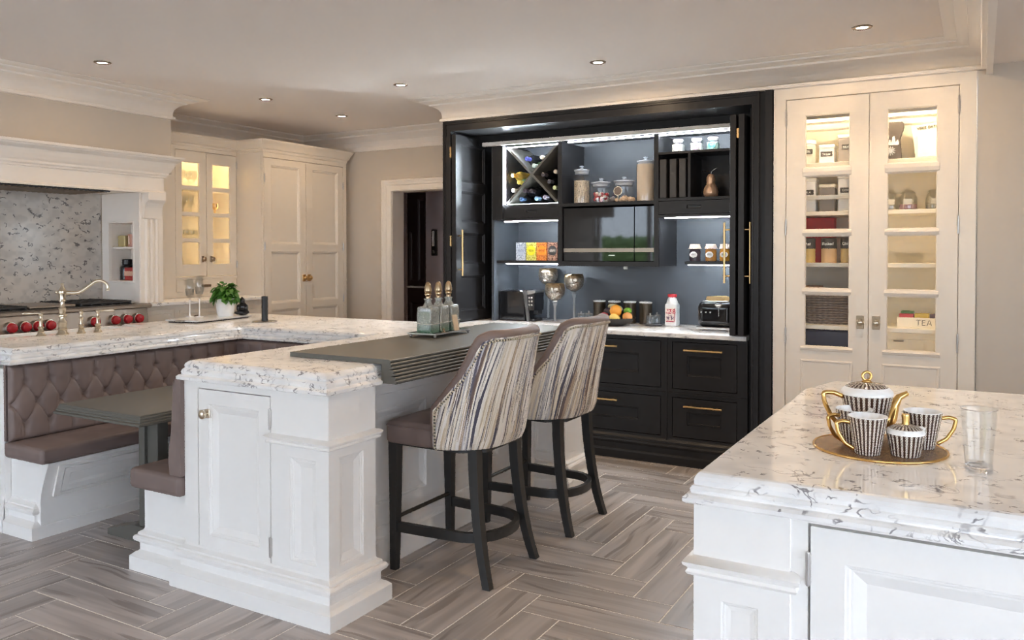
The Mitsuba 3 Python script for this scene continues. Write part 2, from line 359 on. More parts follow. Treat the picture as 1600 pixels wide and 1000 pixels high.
# ------------------------------------------------------------------ the room
CEIL, YW, XL = 2.48, 5.88, -5.71
struct('ceiling', 'plain cream painted ceiling with recessed spotlights', box(XL - .2, 0.02, -2.2, YW + 2.6, CEIL, CEIL + .1), 'ceiling_paint')
struct('ceiling', 'lower ceiling right of the beam', box(0.02, 3.2, -2.2, 5.2, 2.35, 2.58), 'ceiling_paint')
struct('wall_left', 'cream painted wall behind the range cooker and dresser', box(XL - .15, XL, -2.2, YW + .1, 0, CEIL), 'wall_paint')
struct('wall_chimney', 'cream painted chimney breast above the cooker mantel', box(XL, -5.08, -1.5, 3.90, 1.93, CEIL), 'wall_paint')
struct('wall_back', 'cream painted wall with a doorway beside the tall cupboard',
       join([box(XL, -4.625, YW, YW + .16, 0, CEIL), box(-3.72, -3.40, YW, YW + .16, 0, CEIL), box(-4.625, -3.72, YW, YW + .16, 1.92, CEIL)]), 'wall_paint')
struct('wall_right', 'pale plain wall right of the glazed cupboard', join([box(-.015, 3.2, 4.99, 5.15, 0, 2.36), box(3.05, 3.2, 1.7, 5.0, 0, 2.36), box(3.05, 3.2, -2.2, 1.7, 2.2, 2.36), box(3.05, 3.2, -2.2, 1.7, 0, .25), box(3.05, 3.2, -2.2, -1.95, .25, 2.2)]), 'wall_paint')
struct('wall_front', 'wall behind the viewer with wide garden openings', join([box(-2.45, -.40, -2.3, -2.15, 0, 2.25), box(2.6, 3.2, -2.3, -2.15, 0, CEIL), box(XL, 2.6, -2.3, -2.15, 2.25, CEIL)]), 'wall_paint')
struct('wall_pantry', 'wall closing the back of the pantry cupboards', box(-3.46, 3.2, 5.72, 5.86, 0, CEIL), 'wall_paint')
# garden opening frames behind the viewer
wf = []
for x in (-5.66, -4.75, -3.6, -2.48, -.37, 1.1, 2.57): wf.append(box(x - .035, x + .035, -2.26, -2.18, 0, 2.25))
wf += [box(-5.7, 2.6, -2.26, -2.18, 2.19, 2.25), box(-5.7, 2.6, -2.26, -2.18, 0, .05)]
struct('window_1', 'white framed glazed doors to the garden behind the viewer', join(wf), 'white')
struct('ground_1', 'paved terrace outside the garden doors', box(-30, 30, -40, -2.3, -.2, -.02), 'grout')
def hedge(x0, x1, y0, y1, h, label):
    m = rounded((x1 - x0) / 2, (y1 - y0) / 2, h / 2, .15, 4); tmh = trimesh.Trimesh(*m, process=False)
    for _ in range(4): tmh = tmh.subdivide()
    v = np.array(tmh.vertices); n_ = np.array(tmh.vertex_normals)
    v = v + n_ * (meshkit.fbm(v * 7, 4)[:, None] - .5) * .35
    single('garden_hedge', label, 'hedge', mv((v, np.array(tmh.faces)), (x0 + x1) / 2, (y0 + y1) / 2, h / 2 - .05), 'hedge_leaf')
hedge(-13, -5.6, -8.2, -7.2, 1.75, 'clipped green hedge in the garden, mirrored in the microwave door')
# hallway behind the doorway
struct('wall_hall', 'mauve painted hallway wall beyond the doorway', join([box(-5.6, -5.17, 6.8, 6.95, 0, CEIL), box(-4.92, -3.3, 6.8, 6.95, 0, CEIL), box(-5.17, -4.92, 6.9, 6.95, 0, 1.985), box(-5.17, -4.92, 6.8, 6.95, 1.985, CEIL)]), 'mauve_paint')
struct('wall_hall', 'hallway end walls beyond the doorway', join([box(-5.7, -5.55, YW + .16, 7.4, 0, CEIL), box(-3.4, -3.25, YW + .16, 7.4, 0, CEIL), box(-5.7, -3.25, 7.3, 7.4, 0, CEIL)]), 'mauve_paint')
t = thing('hall_cupboard', 'dark plum panelled cupboard seen through the doorway', 'cupboard')
part(t, 'upper_door', mv(panel(.246, .96, .06, [(.03, .05, .10, .56), (.13, .05, .22, .90)]), -5.168, 6.82, 1.022), 'plum_paint')
part(t, 'lower_door', mv(panel(.246, 1.0, .06, [(.03, .5, .22, .86)]), -5.168, 6.82, 0), 'plum_paint')
part(t, 'ledge', box(-5.168, -4.922, 6.80, 6.88, 1.002, 1.02, .003), 'marble')
t = thing('wall_keypad', 'slim black keypad with a lit white strip on the hallway wall', 'keypad')
part(t, 'casing', box(-4.835, -4.772, 6.775, 6.799, 1.335, 1.60, .004), 'black')
part(t, 'screen', box(-4.822, -4.795, 6.768, 6.776, 1.43, 1.585, .002), 'white')
part(t, 'button', box(-4.818, -4.795, 6.768, 6.776, 1.36, 1.39, .002), 'steel')
# door surround and cornices
ARCH = [(0, .0), (0, .018), (.012, .024), (.016, .018), (.05, .020), (.056, .028), (.075, .030), (.085, .036), (.10, .036), (.105, .0)]
def architrave(x0, x1, z1, y, prof):
    """door casing: prof is (distance from the opening, projection)"""
    P = []
    for d, e in prof: P.append([(x0 - d, y - e, 0), (x0 - d, y - e, z1 + d), (x1 + d, y - e, z1 + d), (x1 + d, y - e, 0)])
    return grid(np.array(P, float))
struct('trim_1', 'moulded cream door surround of the doorway', join([architrave(-4.625, -3.72, 1.92, YW, ARCH), box(-4.64, -4.62, YW - .005, YW + .16, 0, 1.93), box(-4.64, -3.7, YW - .005, YW + .16, 1.92, 1.935)]), 'trim_paint')
CORN = [(0.0, 2.325), (.020, 2.327), (.024, 2.335), (.022, 2.346), (.010, 2.350), (.010, 2.372), (.016, 2.396), (.032, 2.416), (.060, 2.432), (.078, 2.436), (.080, 2.446), (.098, 2.448), (.116, 2.452), (.132, 2.460), (.134, 2.467), (.160, 2.467), (.178, 2.470), (.190, 2.476), (.190, 2.482), (0, 2.482)]
struct('trim_2', 'deep cream cornice above the pantry and along the beam', moulding([(-3.437, YW), (-3.437, 4.98), (.02, 4.98), (.02, -2.2)], CORN), 'trim_paint', 30)
struct('beam_1', 'plastered beam face under the cornice', box(.02, .05, -2.2, 4.99, 2.30, 2.48), 'trim_paint')
struct('trim_3', 'deep cream cornice round the chimney breast', moulding([(-5.08, -1.5), (-5.08, 3.90), (XL, 3.90)], CORN), 'trim_paint', 30)
CORS = [(0, 2.30), (.012, 2.302), (.012, 2.335), (.004, 2.34), (.004, 2.385), (.018, 2.40), (.05, 2.425), (.06, 2.43), (.06, 2.445), (.095, 2.46), (.11, 2.47), (.11, 2.482), (0, 2.482)]
struct('trim_4', 'cream cornice along the recessed back walls', moulding([(XL, 3.90), (XL, YW), (-3.437, YW)], CORS), 'trim_paint', 30)

# floor: grout bed and herringbone planks of 4 to 1
floor = struct('floor', 'grey brown wood-look plank tiles laid in herringbone with pale grout', box(XL - .2, 3.2, -2.3, 7.5, -.10, -.0012), 'grout')
W = 0.1632; L = 4 * W; X0, Y0 = -1.507, 2.690
def plank_mesh(k, horiz, x, y):
    g = .0026; l, w = L - 2 * g, W - 2 * g
    v, f = box(0, l, 0, w, -.009, 0, .0009)
    uv = np.column_stack([v[:, 0] + 10 * k + .2, v[:, 1]])
    if not horiz: v = np.column_stack([w - v[:, 1], v[:, 0], v[:, 2]])
    return v + np.array([x + g, y + g, 0]), f, uv
fa, ra, ua = np.array(FWD), np.array(RGT), np.array(UP)
def seen(x, y):
    d = np.array([x, y, 0.0]) - np.array(CAM); z = d @ fa
    if z < .3: return False
    u, v = 800 + 1274.46 * (d @ ra) / z, 416.27 - 1274.46 * (d @ ua) / z
    return -60 < u < 1640 and 300 < v < 1060
rest, n = [], 0
for a in range(-40, 41):
    for b in range(-12, 13):
        for horiz in (1, 0):
            x, y = X0 - a * W + 4 * b * W, Y0 + a * W + 4 * b * W
            if not horiz: x, y = x + 3 * W, y + W
            lx, ly = (L, W) if horiz else (W, L)
            if x + lx < -5.7 or x > 3.0 or y + ly < -2.2 or y > 7.2: continue
            cx, cy = x + lx / 2, y + ly / 2
            n += 1
            v, f, uv = plank_mesh(n, horiz, x, y)
            vis = any(seen(px, py) for px in (x, cx, x + lx) for py in (y, cy, y + ly))
            hid = (-4.8 < cx < -3.95 and cy > 2.4) or (-2.95 < cx < -2.3 and 2.4 < cy < 4.6) or (cx > -.35 and cy > 1.7) or cx < -4.8 or cy > 5.2 or (-4.8 < cx < -2.4 and cy > 3.6)
            if vis and not hid: part(floor, 'plank', (v, f), 'plank', uv=uv)
            else: rest.append((v, f, uv))
v, f = join([(a, b) for a, b, c in rest])
k = uniq(floor + '__plank_field'); scene[k] = mikit.ply((v, f), 'plank', uv=np.vstack([c for a, b, c in rest])); labels[k] = {'kind': 'stuff'}

# recessed spotlights
spots = [(-4.471, 2.968), (-4.512, 4.266), (-4.521, 5.091), (-3.351, 4.353), (-1.953, 4.418), (-.517, 4.395)]
names = ['recessed ceiling spotlight above the cooker end of the island, beside the chimney cornice', 'recessed ceiling spotlight in front of the lit glass dresser', 'recessed ceiling spotlight nearest the doorway wall',
         'recessed ceiling spotlight near the left end of the pantry cornice', 'recessed ceiling spotlight above the middle of the dark pantry', 'recessed ceiling spotlight in front of the glazed white cupboard']
def downlight(x, y, label, k=1.0):
    t = thing('ceiling_spotlight', label, 'spotlight', 'recessed ceiling spotlights')
    part(t, 'rim', mv(lathe([(.026, CEIL - .001), (.030, CEIL - .005), (.045, CEIL - .005), (.049, CEIL)], 28), x, y), 'bronze', 40)
    a = np.arange(24) * 2 * np.pi / 24
    p = np.column_stack([.027 * np.cos(a), .027 * np.sin(a)])
    lamp(t, 'lens', mv(flat(p, CEIL - .003, False), x, y), DOWNLIGHT * k, WARM)
for (x, y), l, k in zip(spots, names, (.42, .42, .7, 1.2, 1.5, 1.8)): downlight(x, y, l, k)
for x, y, l in [(-1.95, 2.2, 'recessed ceiling spotlight over the bar stools, outside the picture'), (-.35, 2.7, 'recessed ceiling spotlight over the tea set, outside the picture'), (-1.2, .4, 'recessed ceiling spotlight near the viewer, outside the picture')]: downlight(x, y, l, 1.0)

# ------------------------------------------------------------------ joinery helpers
PLINTH = [(.045, 0), (.045, .060), (.041, .064), (.033, .070), (.030, .074), (.018, .080), (.014, .084), (.014, .112), (.020, .118), (.030, .124), (.034, .132), (.034, .140), (.028, .148), (.020, .150), (.020, .158), (.012, .164), (.004, .168), (0, .176), (-.01, .176)]
PN = [(0, 0), (.003, .005), (.007, .006), (.010, .010), (.014, .0105), (.036, .021), (.037, .021)]
HOLE = [(0, 0), (.0003, .030)]
BAND = [(0, .636), (.012, .640), (.017, .646), (.012, .652), (.014, .655), (.022, .660), (.024, .666), (.016, .673), (0, .678)]
LIP = [(-.04, .847), (-.006, .847), (.001, .851), (.002, .862), (-.005, .868), (-.013, .870), (-.014, .872), (-.012, .880), (-.015, .890), (-.022, .896), (-.023, .899), (-.021, .906), (-.025, .915), (-.031, .921), (-.038, .925)]
def hinge(t, x, y, z, h=.06, deg=0, bs='steel'):
    part(t, 'hinge', place(join([box(-.005, .005, -.006, .001, -h / 2, h / 2, .001), mv(lathe([(0, -h / 2 - .006), (.004, -h / 2 - .004), (.0045, -h / 2), (.0045, h / 2), (.004, h / 2 + .004), (0, h / 2 + .006)], 10), 0, -.006, 0)]), x, y, z, deg), bs, 40)
def latch(t, x, y, z, deg=0, h=.062, w=.05, bs='nickel'):
    part(t, 'latch', place(join([box(-w / 2, w / 2, -.006, 0, -h / 2, h / 2, .002), rot(mv(lathe([(0, 0), (.007, 0), (.007, .018), (.017, .022), (.019, .030), (.012, .036), (0, .037)], 16), 0, 0, 0), (1, 0, 0), 90)]), x, y, z, deg), bs, 40)
def bar_handle(t, cx, cy, z, ln, vertical=False, deg=0, r=.0065, stand=.034, name='handle'):
    if vertical: ms = [rod((0, -stand, -ln / 2), (0, -stand, ln / 2), r, 14)] + [rod((0, 0, s * (ln / 2 - .045)), (0, -stand, s * (ln / 2 - .045)), r * .75) for s in (-1, 1)]
    else: ms = [rod((-ln / 2, -stand, 0), (ln / 2, -stand, 0), r, 14)] + [rod((s * (ln / 2 - .04), 0, 0), (s * (ln / 2 - .04), -stand, 0), r * .75) for s in (-1, 1)]
    part(t, name, place(join(ms), cx, cy, z, deg), 'brass', 40)

# ------------------------------------------------------------------ the U-shaped island: end cabinet on the right
t = thing('island_cabinet', 'white painted end cabinet of the island with a panelled door beside the grey bar', 'kitchen island')
part(t, 'carcass', join([box(-2.828, -2.076, 2.262, 2.488, .02, .846), box(-2.828, -2.27, 2.48, 4.44, .02, .846), box(-2.29, -2.048, 4.18, 4.44, .02, .846)]), 'paint')
part(t, 'face_frame', mv(panel(.783, .70, .036, [(.0805, .0165, .4915, .6695, HOLE), (.590, .06, .722, .45)], PN, False), -2.828, 2.225, .147), 'paint')
door = part(t, 'door', mv(panel(.402, .645, .024, [(.058, .058, .344, .587)], PN), -2.743, 2.2255, .1675), 'paint', label='white panelled door with a small nickel knob and two hinges')
for z in (.24, .73): hinge(door, -2.337, 2.2245, z, .07)
latch(door, -2.688, 2.2255, .717, 0, .036, .028)
part(t, 'end_panel', place(panel(.263, .70, .03, [(.056, .054, .192, .459)], PN), -2.045, 2.2255, .147, 90), 'paint')
part(t, 'band', moulding([(-2.335, 2.236), (-2.335, 2.225), (-2.045, 2.225), (-2.045, 2.488), (-2.10, 2.488)], BAND), 'paint', 30)
part(t, 'plinth', moulding([(-2.828, 2.262), (-2.828, 2.225), (-2.045, 2.225), (-2.045, 2.488), (-2.27, 2.488)], PLINTH), 'paint', 30); part(t, 'plinth', moulding([(-2.27, 4.18), (-2.048, 4.18), (-2.048, 4.44), (-2.9, 4.44)], PLINTH), 'paint', 30)
part(t, 'bar_panel', place(panel(1.69, .745, .02, [(.13, .27, .62, .68), (.76, .27, 1.28, .68)], [(a, d * .85) for a, d in PN]), -2.25, 2.49, 0, 90), 'paint')
part(t, 'bar_plinth', moulding([(-2.25, 2.49), (-2.25, 4.18)], [(.022, 0), (.022, .12), (.016, .13), (.016, .15), (.006, .168), (0, .175)]), 'paint', 30)
part(t, 'apron', box(-2.262, -2.235, 2.49, 4.18, .750, .846), 'paint')
part(t, 'rear_panel', place(panel(.26, .70, .012, [(.055, .06, .205, .64)]), -2.047, 4.18, .147, 90), 'paint')
part(t, 'rear_face', mv(panel(.242, .70, .012, [(.05, .06, .19, .64)]), -2.29, 4.170, .147), 'paint')

t = thing('sink_cabinet', 'white cabinet run of the island behind the buttoned seating, holding the sink', 'kitchen island')
part(t, 'carcass', join([box(-4.84, -4.125, 2.24, 4.44, .02, .80), box(-4.125, -2.84, 3.66, 4.44, .02, .80)]), 'paint')
part(t, 'end_face', mv(panel(.718, .80, .03, [(.09, .20, .63, .72)]), -4.84, 2.205, .0), 'paint')
part(t, 'plinth', moulding([(-4.84, 2.205), (-4.122, 2.205)], [(.016, 0), (.016, .11), (.010, .13), (.010, .15), (.0, .17)]), 'paint', 30)

# ------------------------------------------------------------------ worktops
t = thing('marble_worktop', 'polished white marble worktop with dark flecks and a stepped moulded edge wrapping the seating', 'worktop')
part(t, 'end_slab', slab([(-2.826, 2.186), (-2.018, 2.186), (-2.018, 2.498), (-2.035, 2.498), (-2.035, 4.17), (-2.025, 4.17), (-2.025, 4.470), (-2.826, 4.470)], LIP), 'marble', 18)
LIPL = [(a, z - .025) for a, z in LIP]
part(t, 'rear_slab', slab([(-4.022, 2.18), (-4.022, 3.595), (-2.83, 3.595), (-2.83, 4.47), (-4.87, 4.47), (-4.87, 3.31), (-4.64, 3.31), (-4.64, 2.45), (-4.87, 2.45), (-4.87, 2.18)], LIPL), 'marble', 18)
t = thing('breakfast_bar', 'raised grey painted breakfast bar with a reeded front edge on the marble', 'breakfast bar')
PB = [(-2.515, .9265), (-2.515, .946), (-1.99, .946)]
z = .946
for i in range(7):
    x = -1.990 + .005 * i
    PB += [(x + .004, z - .001), (x + .0075, z - .004), (x + .0075, z - .009), (x + (-.010 if i in (2, 4) else .001), z - .0125)]; z -= .0132
PB += [(-1.957, .852), (-2.028, .851), (-2.028, .9265)]
b1 = extrude_xz(PB, 2.505, 4.165)
part(t, 'top', b1, 'grey_paint', 25)
t = thing('belfast_sink', 'white ceramic sink set into the far side of the island worktop behind the taps', 'sink')
part(t, 'basin', join([box(-4.885, -4.865, 2.475, 3.285, .66, .893, .004), box(-4.683, -4.663, 2.475, 3.285, .66, .893, .004), box(-4.865, -4.683, 2.475, 2.495, .66, .893, .004), box(-4.865, -4.683, 3.265, 3.285, .66, .893, .004), box(-4.885, -4.663, 2.475, 3.285, .64, .665, .004)]), 'china')

# ------------------------------------------------------------------ button-backed seating
def tufted(s0, s1, z0, z1, sb, rows, ds, A=.027, ns=None):
    """height field (x along, z up, -y outward) of a buttoned back; rows: z of the button rows from the top, sb: s of one top-row button"""
    ns = ns or int((s1 - s0) / .0047); nz = int((z1 - z0) / .0047)
    S, Z = np.meshgrid(np.linspace(s0, s1, ns), np.linspace(z0, z1, nz), indexing='ij')
    dz = rows[0] - rows[1]
    zc = np.clip(Z, rows[-1], rows[0])
    u = (S - sb) / ds; w = (zc - rows[0]) / (2 * dz)
    h = np.sqrt(np.abs(np.sin(np.pi * (u + w)) * np.sin(np.pi * (u - w))))
    h = A * np.clip(h, 0, 1) ** 0.31
    # buttons
    for i, zr in enumerate(rows):
        o = sb + (ds / 2 if i % 2 else 0)
        d = (S - o + ds / 2) % ds - ds / 2
        h -= .015 * np.exp(-((d / .017) ** 2 + ((Z - zr) / .017) ** 2))
    e = np.clip((z1 - Z) / .03, 0, 1); h = h * np.sqrt(1 - (1 - e) ** 2)
    e = np.clip((Z - z0) / .03, 0, 1); h = h * np.sqrt(1 - (1 - e) ** 2)
    e = np.clip(np.minimum(S - s0, s1 - S) / .02, 0, 1); h = h * np.sqrt(1 - (1 - e) ** 2)
    m = grid(np.stack([S, -h, Z], -1))
    btn = []
    for i, zr in enumerate(rows):
        o = sb + (ds / 2 if i % 2 else 0)
        for k in range(-40, 41):
            s = o + k * ds
            if s0 + .015 < s < s1 - .015: btn.append((s, zr))
    return m, btn
BTN = rot(lathe([(.0095, 0), (.0095, .003), (.0065, .007), (0, .008)], 12), (1, 0, 0), 90)
def tuft_part(t, s0, s1, z0, z1, sb, rows, ds, origin, deg, thick=.035):
    m, btn = tufted(s0, s1, z0, z1, sb, rows, ds)
    base = box(s0, s1, .018, thick, z0, z1)
    back = part(t, 'buttoned_back', place(join([m, base]), *origin, deg), 'velvet', 40)
    for s, zr in btn: part(back, 'button', place(mv(BTN, s, .006, zr), *origin, deg), 'velvet', 40)
    return back
def seat_pad(t, x0, x1, y0, y1, z0, z1):
    part(t, 'seat_cushion', mv(rounded((x1 - x0) / 2, (y1 - y0) / 2, (z1 - z0) / 2, .022, 4, .006), (x0 + x1) / 2, (y0 + y1) / 2, (z0 + z1) / 2), 'velvet', 40)
RW = [.727, .624, .525]
t = thing('banquette', 'brown leather buttoned banquette against the sink run, left of the grey table', 'banquette')
tuft_part(t, 2.203, 3.612, .445, .815, 2.278 + .1225 * 0, RW, .1222, (-4.085, 0, 0), 90)
tuft_part(t, -4.088, -2.90, .445, .815, -3.98, RW, .1222, (0, 3.615, 0), 0)
seat_pad(t, -4.118, -3.795, 2.195, 3.58, .366, .443)
seat_pad(t, -3.795, -3.16, 3.28, 3.58, .366, .443)
prof = [(-4.12, .02), (-3.875, .02), (-3.875, .165), (-3.872, .20), (-3.856, .25), (-3.836, .30), (-3.812, .35), (-3.805, .366), (-4.12, .366)]
part(t, 'base', extrude_xz(prof, 2.235, 3.60), 'paint', 30)
pm = panel(1.20, .165, .012, [(.03, .016, 1.17, .149)], [(0, 0), (.0005, .009), (.004, .009), (.0045, 0), (.034, 0), (.044, .009)])
part(t, 'front_panel', place(rot(pm, (1, 0, 0), 19), -3.862, 2.29, .188, 90), 'paint', label='white recessed panel on the sloping bench front')
part(t, 'plinth', moulding([(-4.12, 2.235), (-3.915, 2.235), (-3.915, 3.6)], [(a, z * .96) for a, z in PLINTH]), 'paint', 30)
t = thing('banquette', 'brown leather bench end beside the white island cabinet, right of the grey table', 'banquette')
m, _ = tufted(2.205, 3.60, .445, .84, 2.278, [.74, .637, .535], .1222)
e = extrude_xz([(-2.828, .445), (-2.828, .846), (-2.86, .846), (-2.874, .80), (-2.882, .70), (-2.888, .62), (-2.900, .56), (-2.905, .50), (-2.897, .445)], 2.205, 2.24)
back = part(t, 'buttoned_back', join([e, place(m, -2.868, 5.805, 0, -90), box(-2.868, -2.829, 2.22, 3.60, .445, .846)]), 'velvet', 40)
seat_pad(t, -3.155, -2.83, 2.195, 3.27, .358, .446)
part(t, 'base', join([box(-3.125, -2.829, 2.252, 3.60, .02, .357)]), 'paint')
part(t, 'plinth', moulding([(-3.125, 3.6), (-3.125, 2.252), (-2.84, 2.252)], PLINTH), 'paint', 30)

# ------------------------------------------------------------------ grey table in the booth
t = thing('booth_table', 'grey painted table with moulded edge standing between the two brown benches', 'table')
part(t, 'table_top', slab([(-3.70, 2.225), (-3.112, 2.225), (-3.112, 3.24), (-3.70, 3.24)], [(-.02, .618), (.014, .618), (.018, .622), (.018, .630), (.010, .633), (.010, .640), (.004, .643), (.004, .652), (0, .656), (0, .661), (-.004, .664)]), 'grey_paint', 30)
for y in (2.48, 2.98):
    for x in (-3.43, -3.335): part(t, 'leg', box(x - .012, x + .030, y - .03, y + .03, .055, .617, .003), 'grey_paint')
    part(t, 'brace', box(-3.43, -3.31, y - .012, y + .012, .08, .60), 'grey_paint')
    part(t, 'foot', extrude_xz([(-3.66, 0), (-3.10, 0), (-3.10, .03), (-3.20, .055), (-3.29, .075), (-3.47, .075), (-3.56, .055), (-3.66, .03)], y - .045, y + .045), 'grey_paint')

# ------------------------------------------------------------------ right-hand island
LIPR = [(-.03, .865), (.004, .865), (.009, .869), (.009, .877), (.003, .882), (-.004, .884), (-.0045, .887), (-.003, .892), (-.006, .898), (-.010, .900), (-.010, .903), (-.009, .909), (-.012, .917), (-.017, .923), (-.023, .925)]
t = thing('tea_island', 'white painted island with a large panelled door under the marble carrying the tea set', 'kitchen island')
part(t, 'carcass', box(-.478, 1.40, 1.64, 2.90, .02, .864), 'paint')
part(t, 'face_frame', mv(panel(1.878, .707, .036, [(.2135, .0155, .8875, .6955, HOLE)], [(0, 0), (.003, .006), (.008, .007), (.014, .014), (.016, .014)]), -.491, 1.60, .157), 'paint')
d = part(t, 'door', mv(panel(.664, .670, .024, [(.060, .062, .604, .608)], PN), -.2725, 1.6005, .177), 'paint', label='large white panelled door with a steel hinge')
part(t, 'pilaster_board', mv(panel(.186, .707, .010, [(.055, .058, .127, .516)], [(0, 0), (.003, .004), (.006, .0045), (.008, .007), (.020, .0095), (.021, .0095)]), -.494, 1.591, .157), 'paint')
hinge(d, -.276, 1.599, .768, .055); hinge(d, -.276, 1.599, .25, .055)
part(t, 'left_panel', place(panel(1.28, .70, .015, [(.08, .06, .56, .65), (.70, .06, 1.2, .65)]), -.491, 2.905, .157, -90), 'paint')
part(t, 'band', moulding([(-.494, 2.9), (-.494, 1.591), (-.306, 1.591), (-.306, 1.605)], [(a * .8, z + .078) for a, z in BAND]), 'paint', 30)
part(t, 'plinth', moulding([(-.491, 2.9), (-.491, 1.60), (1.38, 1.60)], PLINTH), 'paint', 30)
single('marble_worktop', 'glossy white marble worktop with dark flecks under the tea set and the tall glass', 'worktop', slab([(-.500, 1.571), (1.45, 1.571), (1.45, 2.965), (-.44, 2.965), (-.500, 2.73)], LIPR), 'marble', 18)

# ------------------------------------------------------------------ cooker wall
t = thing('cooker_mantel', 'cream cooker hood mantel with moulded shelf under the chimney breast', 'cooker hood')
part(t, 'fascia', box(-5.50, -5.06, 1.2, 3.822, 1.79, 1.935), 'trim_paint')
part(t, 'mantel_shelf', moulding([(-5.06, 1.2), (-5.06, 3.822), (-5.5, 3.822)], [(0, 1.895), (.010, 1.897), (.014, 1.908), (.022, 1.916), (.024, 1.930), (.034, 1.942), (.040, 1.958), (.044, 1.962), (.050, 1.975), (.062, 2.00), (.086, 2.018), (.090, 2.028), (.100, 2.030), (.104, 2.046), (.0, 2.055), (-.06, 2.055)]), 'trim_paint', 25)
part(t, 'bottom_bead', moulding([(-5.06, 1.2), (-5.06, 3.822), (-5.5, 3.822)], [(0, 1.782), (.012, 1.783), (.014, 1.792), (.006, 1.800), (0, 1.802)]), 'trim_paint', 25)
hd = part(t, 'filter', box(-5.505, -5.08, 1.2, 3.42, 1.774, 1.79), 'black', label='dark metal grease filter under the hood')
for i in range(22): part(hd, 'baffle', box(-5.48, -5.085, 2.62 + i * .036, 2.632 + i * .036, 1.768, 1.7745, .002), 'bronze')
t = thing('cooker_surround', 'cream fluted pilaster with corbel and a small spice niche beside the cooker', 'pilaster')
part(t, 'cheek', mv(panel(.421, .775, .02, [(.068, .140, .364, .577)], [(0, 0), (.003, -.004), (.012, -.004), (.014, .0), (.016, .019)], True), -5.51, 3.642, 1.012), 'trim_paint')
nx0, nx1, nz0, nz1 = -5.428, -5.162, 1.168, 1.573
part(t, 'niche', join([box(nx0 - .01, nx1 + .01, 3.815, 3.82, nz0, nz1), box(nx0 - .006, nx0, 3.662, 3.815, nz0, nz1), box(nx1, nx1 + .006, 3.662, 3.815, nz0, nz1), box(nx0, nx1, 3.662, 3.815, nz0 - .006, nz0), box(nx0, nx1, 3.662, 3.815, nz1, nz1 + .006)]), 'trim_paint')
part(t, 'niche_shelf', box(nx0, nx1, 3.665, 3.815, 1.392, 1.408, .003), 'trim_paint')
part(t, 'pilaster', box(-5.13, -5.083, 3.645, 3.83, 1.012, 1.79, .003), 'trim_paint')
for y in (3.695, 3.735, 3.775): part(t, 'reed', mv(lathe([(0, 1.012), (.0165, 1.012), (.0165, 1.602), (0, 1.606)], 14), -5.086, y), 'trim_paint', 40)
cp = [(-5.12, 1.785), (-5.018, 1.785), (-5.016, 1.735), (-5.026, 1.722), (-5.036, 1.715), (-5.052, 1.69), (-5.062, 1.655), (-5.066, 1.606), (-5.12, 1.606)]
part(t, 'corbel', extrude_xz(cp, 3.665, 3.805), 'trim_paint', 30)
single('splashback', 'veined grey marble splashback behind the cooker', 'splashback', box(-5.53, -5.515, 1.2, 3.64, 1.0, 1.79), 'splash_marble')
t = thing('range_cooker', 'wide stainless range cooker with red control knobs and black pan supports', 'cooker')
part(t, 'body', box(-5.50, -5.02, 1.3, 3.655, .10, .985, .004), 'brushed_steel')
part(t, 'front_rail', extrude_xz([(-5.10, 1.013), (-5.0, 1.013), (-4.985, 1.006), (-4.985, .99), (-5.0, .985), (-5.10, .985)], 1.3, 3.662), 'brushed_steel', 30)
part(t, 'control_panel', extrude_xz([(-5.03, .983), (-5.012, .983), (-4.995, .845), (-5.03, .845)], 1.3, 3.645), 'brushed_steel')
part(t, 'hob', box(-5.505, -5.03, 1.3, 3.56, 1.008, 1.018, .002), 'black')
part(t, 'griddle', box(-5.46, -5.06, 2.86, 3.16, 1.018, 1.034, .004), 'brushed_steel', label='steel griddle plate between the pan supports')
for y0, y1 in ((1.9, 2.36), (2.38, 2.84), (3.18, 3.545)):
    g = [box(-5.50, -5.04, y, y + .014, 1.018, 1.040, .003) for y in np.linspace(y0, y1 - .014, 6)] + [box(x, x + .014, y0, y1, 1.024, 1.038, .003) for x in np.linspace(-5.49, -5.055, 6)]
    part(t, 'pan_support', join(g), 'black')
KN = [2.712, 2.794, 2.867, 2.944, 3.236, 3.380, 3.469, 3.554]
for y in KN:
    k = part(t, 'knob', mv(rot(lathe([(0, .052), (.020, .052), (.026, .048), (.028, .040), (.028, .028), (.030, .026)], 24), (0, 1, 0), 90), -5.004, y, .918), col(.36, .012, .018, .3), 40, label='red control knob in a steel collar')
    part(k, 'collar', mv(rot(lathe([(.030, .027), (.034, .026), (.036, .010), (.036, 0)], 24), (0, 1, 0), 90), -5.004, y, .918), 'steel', 40)
t = thing('base_cabinet', 'cream base cabinet with drawers under the marble right of the cooker', 'cabinet')
part(t, 'carcass', box(-5.68, -5.125, 3.665, 4.785, .02, .984), 'cream_paint')
part(t, 'face_frame', place(panel(1.12, .964, .022, [(.03, .72, .27, .935), (.31, .70, 1.09, .925), (.31, .10, 1.09, .66)], [(0, 0), (.002, .005), (.004, .005), (.004, 0), (.03, 0), (.034, .004)]), -5.10, 3.665, .02, 90), 'cream_paint')
part(t, 'cup_handle', join([box(-5.096, -5.078, 4.06, 4.15, .872, .898, .006)]), 'bronze')
single('marble_worktop', 'short marble worktop between the cooker and the tall cream cupboard', 'worktop', slab([(-5.68, 3.668), (-5.045, 3.668), (-5.045, 4.755), (-5.11, 4.755), (-5.11, 4.784), (-5.68, 4.784)], [(0, .985), (.004, .989), (.004, 1.004), (0, 1.01)]), 'marble', 18)

